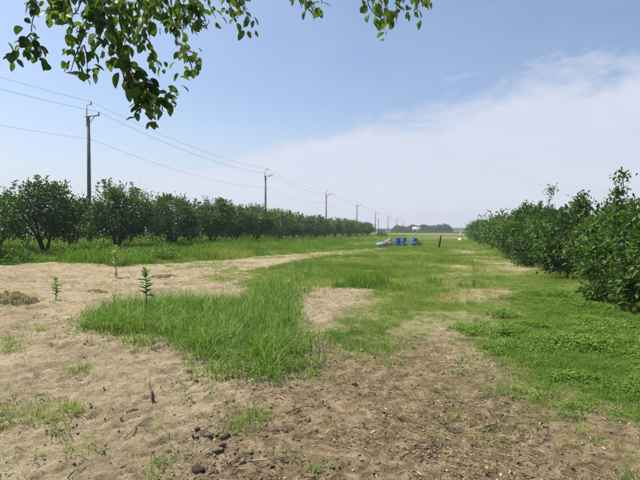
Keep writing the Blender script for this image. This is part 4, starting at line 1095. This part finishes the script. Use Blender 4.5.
# ------------------------------------------------------------------ tree overhanging the viewer
def overhang():
    rng = np.random.default_rng(88)
    base = np.array([-2.6, -1.3, 0.0]); base[2] = Hs(base[0], base[1]) - 0.05
    t = thing('overhanging_tree', 'leafy branches hanging into the top of the picture from a tree beside the viewer', 'tree', tuple(base))
    def L(p): return np.asarray(p) - base
    mb = MB(); top = np.array([-2.2, -0.9, 2.9])
    mb.tube([L(base), L(base + [0.05, 0.05, 0.6]), L(base + [0.2, 0.2, 1.7]), L(top)], [0.17, 0.14, 0.12, 0.10], 12); link('trunk', mb.mesh('trunk', True), M['bark'], t)
    # leaf shape variants
    LV = []
    for i in range(6):
        r_ = np.random.default_rng(i + 4); n = 9
        f = np.linspace(0, 1, n); w = 0.265 * np.sin(np.pi * np.clip(f, 0, 1) ** 0.9) ** 0.75 * (1.0 if i % 3 else 1.45) + 0.004
        cv = r_.uniform(0.05, 0.3); z = -cv * f * f
        V = []; T = []
        for j in range(n):
            V += [(-w[j], f[j], z[j] + w[j] * 0.35), (0, f[j], z[j]), (w[j], f[j], z[j] + w[j] * 0.35)]
        for j in range(n - 1):
            for s in (0, 1):
                a = 3 * j + s; T += [(a, a + 1, a + 4), (a, a + 4, a + 3)]
        me = mesh_np('leaf', V, T, smooth=True); me.materials.append(M['overhang_leaf']); LV.append(me)
    count = [0]
    small = []          # leaves past the limit for single parts
    def leaf(p, d, size):
        d = Vector(d).normalized()
        q = d.to_track_quat('Y', 'Z'); e = q @ Euler((rng.normal(0, 0.25), rng.normal(0, 0.7), 0)).to_quaternion()
        count[0] += 1
        if count[0] <= 300:
            o = link('leaf', LV[rng.integers(6)], None, t, L(p)); o.rotation_mode = 'QUATERNION'; o.rotation_quaternion = e; o.scale = (size,) * 3
        else:
            small.append((L(p), e, size, rng.integers(6)))
    # sprays in picture terms (start, end, distance): the hanging ends of the branches
    sprays = [((55, -8), (66, 16), 2.7, 8, 1), ((92, -8), (88, 26), 2.7, 12, 1), ((105, 0), (102, 38), 2.35, 10, 1), ((122, 0), (112, 36), 2.7, 12, 1), ((146, 0), (140, 52), 2.65, 12, 1), ((158, -8), (164, 28), 2.7, 10, 1), ((176, -8), (190, 26), 2.7, 10, 1), ((196, -8), (196, 20), 2.4, 7, 1), ((150, 85), (152, 108), 2.6, 10, 1.1), ((128, 60), (140, 84), 2.6, 9, 1.1),
              ((36, 12), (31, 34), 2.45, 3, .8), ((31, 33), (14, 62), 2.45, 8, 1), ((30, 36), (42, 66), 2.45, 9, 1),
              ((60, -8), (24, 8), 2.6, 6, 1), ((70, -10), (45, 18), 2.55, 9, 1), ((85, -10), (62, 30), 2.5, 14, 1), ((100, -10), (75, 48), 2.45, 16, 1),
              ((82, 40), (70, 78), 2.5, 9, .9), ((84, 45), (88, 78), 2.5, 8, .9), ((110, -10), (96, 52), 2.55, 18, 1), ((112, 20), (110, 66), 2.45, 12, .95),
              ((125, -10), (120, 55), 2.6, 20, 1.05), ((140, -10), (133, 40), 2.5, 16, 1), ((118, 50), (136, 92), 2.5, 15, 1), ((130, 72), (124, 88), 2.45, 4, 1.25),
              ((134, 80), (148, 112), 2.5, 14, 1), ((138, 82), (166, 104), 2.45, 13, 1), ((146, 95), (156, 124), 2.45, 8, 1), ((165, 95), (178, 98), 2.5, 5, .9), ((140, 98), (132, 114), 2.5, 5, .85),
              ((152, -10), (148, 34), 2.55, 12, 1), ((148, 45), (160, 74), 2.5, 7, .9), ((165, -10), (176, 36), 2.5, 14, 1), ((178, 20), (186, 52), 2.45, 8, .8),
              ((184, 48), (193, 78), 2.45, 10, .75), ((186, 50), (200, 66), 2.45, 6, .75), ((186, -10), (204, 32), 2.55, 14, 1), ((205, -10), (216, 22), 2.5, 7, .9),
              ((222, -10), (236, 26), 2.5, 8, .9), ((236, -10), (252, 30), 2.5, 9, .9), ((235, -8), (246, 10), 2.5, 4, .9),
              ((290, -12), (302, 12), 2.4, 5, .8), ((306, -12), (317, 16), 2.4, 6, .85), ((318, -12), (322, 8), 2.4, 3, .8),
              ((366, -12), (376, 20), 2.4, 9, .85), ((384, -12), (384, 34), 2.4, 14, .85), ((398, -12), (396, 24), 2.4, 10, .85), ((412, -12), (418, 20), 2.4, 7, .9), ((424, -12), (430, 6), 2.4, 4, .85)]
    for (s, e, dep, n, sz) in sprays:
        d0 = dep + rng.normal(0, 0.10); d1 = d0 + rng.normal(0, 0.08)
        A = P(s[0], s[1], d0); B = P(e[0], e[1], d1); B[2] += 0.02
        mid = (A + B) / 2 + rng.normal(0, 0.012, 3)
        tw = MB(); tw.tube([L(A), L(mid), L(B)], [0.0040, 0.0030, 0.0015], 5); link('twig', tw.mesh('twig', True), M['bark'], t)
        n = int(n * 2.4)
        for k in range(n):
            f = (k + 0.6) / n; p = A * (1 - f) + B * f + rng.normal(0, 0.024, 3)
            a = k * 2.6 + rng.normal(0, 0.4)
            dirv = np.array([math.cos(a) * 0.75, math.sin(a) * 0.75, -0.38 + rng.normal(0, 0.38)]) + (B - A) / (np.linalg.norm(B - A) + 1e-6) * 0.45
            leaf(p, dirv, 0.052 * sz * rng.uniform(0.6, 1.35))
    # boughs from the trunk out over the view, above the frame
    for (px, py, dep) in [(30, -60, 2.6), (85, -40, 2.55), (130, -35, 2.6), (195, -40, 2.55), (240, -45, 2.5), (310, -40, 2.4), (395, -40, 2.4)]:
        e = P(px, py, dep); mb = MB(); m1 = top * 0.5 + e * 0.5 + [0, 0, 0.35]
        mb.tube([L(top - [0, 0, 0.1]), L(m1), L(e), L(P(px + 3, -8, dep))], [0.05, 0.022, 0.008, 0.004], 7); link('bough', mb.mesh('bough', True), M['bark'], t)
    # the rest of the crown over the trunk, out of the picture
    n = 1400; c = rng.normal(0, 1, (n, 3)); c /= np.linalg.norm(c, axis=1)[:, None]
    p = np.array([-2.3, -1.1, 3.7]) + c * (rng.random(n) ** 0.4)[:, None] * [1.3, 1.2, 0.9]
    V, T = leaves_np(p - base, rng.normal(size=(n, 3)) + [0, 0, -0.5], rng.normal(0, 0.5, (n, 3)) + [0, 0, 1], rng.uniform(0.05, 0.09, n), rng.uniform(0.03, 0.045, n))
    mats = [(V, T)]
    for (lp, e, size, vi) in small:
        vv = np.empty(len(LV[vi].vertices) * 3, np.float32); LV[vi].vertices.foreach_get('co', vv); vv = vv.reshape(-1, 3) * size
        vv = vv @ np.array(e.to_matrix()).T + lp
        tt = np.empty(len(LV[vi].polygons) * 3, np.int32); LV[vi].polygons.foreach_get('vertices', tt)
        mats.append((vv, tt.reshape(-1, 3)))
    mb = MB()
    for V, T in mats: mb.add(V, T)
    tag(link('crown', mb.mesh('crown'), M['overhang_leaf'], t), kind='stuff')
overhang()

# ------------------------------------------------------------------ thin summer haze
def haze():
    mb = MB(); mb.box((0, 0, 6.25), (12600, 12600, 15.5))
    m, nd, l = new_mat('haze')
    v = nd.new('ShaderNodeVolumePrincipled'); v.inputs['Color'].default_value = (0.80, 0.87, 1.0, 1); v.inputs['Density'].default_value = 0.0005; v.inputs['Anisotropy'].default_value = 0.2
    o = nd.new('ShaderNodeOutputMaterial'); l.new(v.outputs[0], o.inputs['Volume'])
    tag(link('haze', mb.mesh('haze'), m), 'thin summer haze over the fields', kind='stuff')
haze()
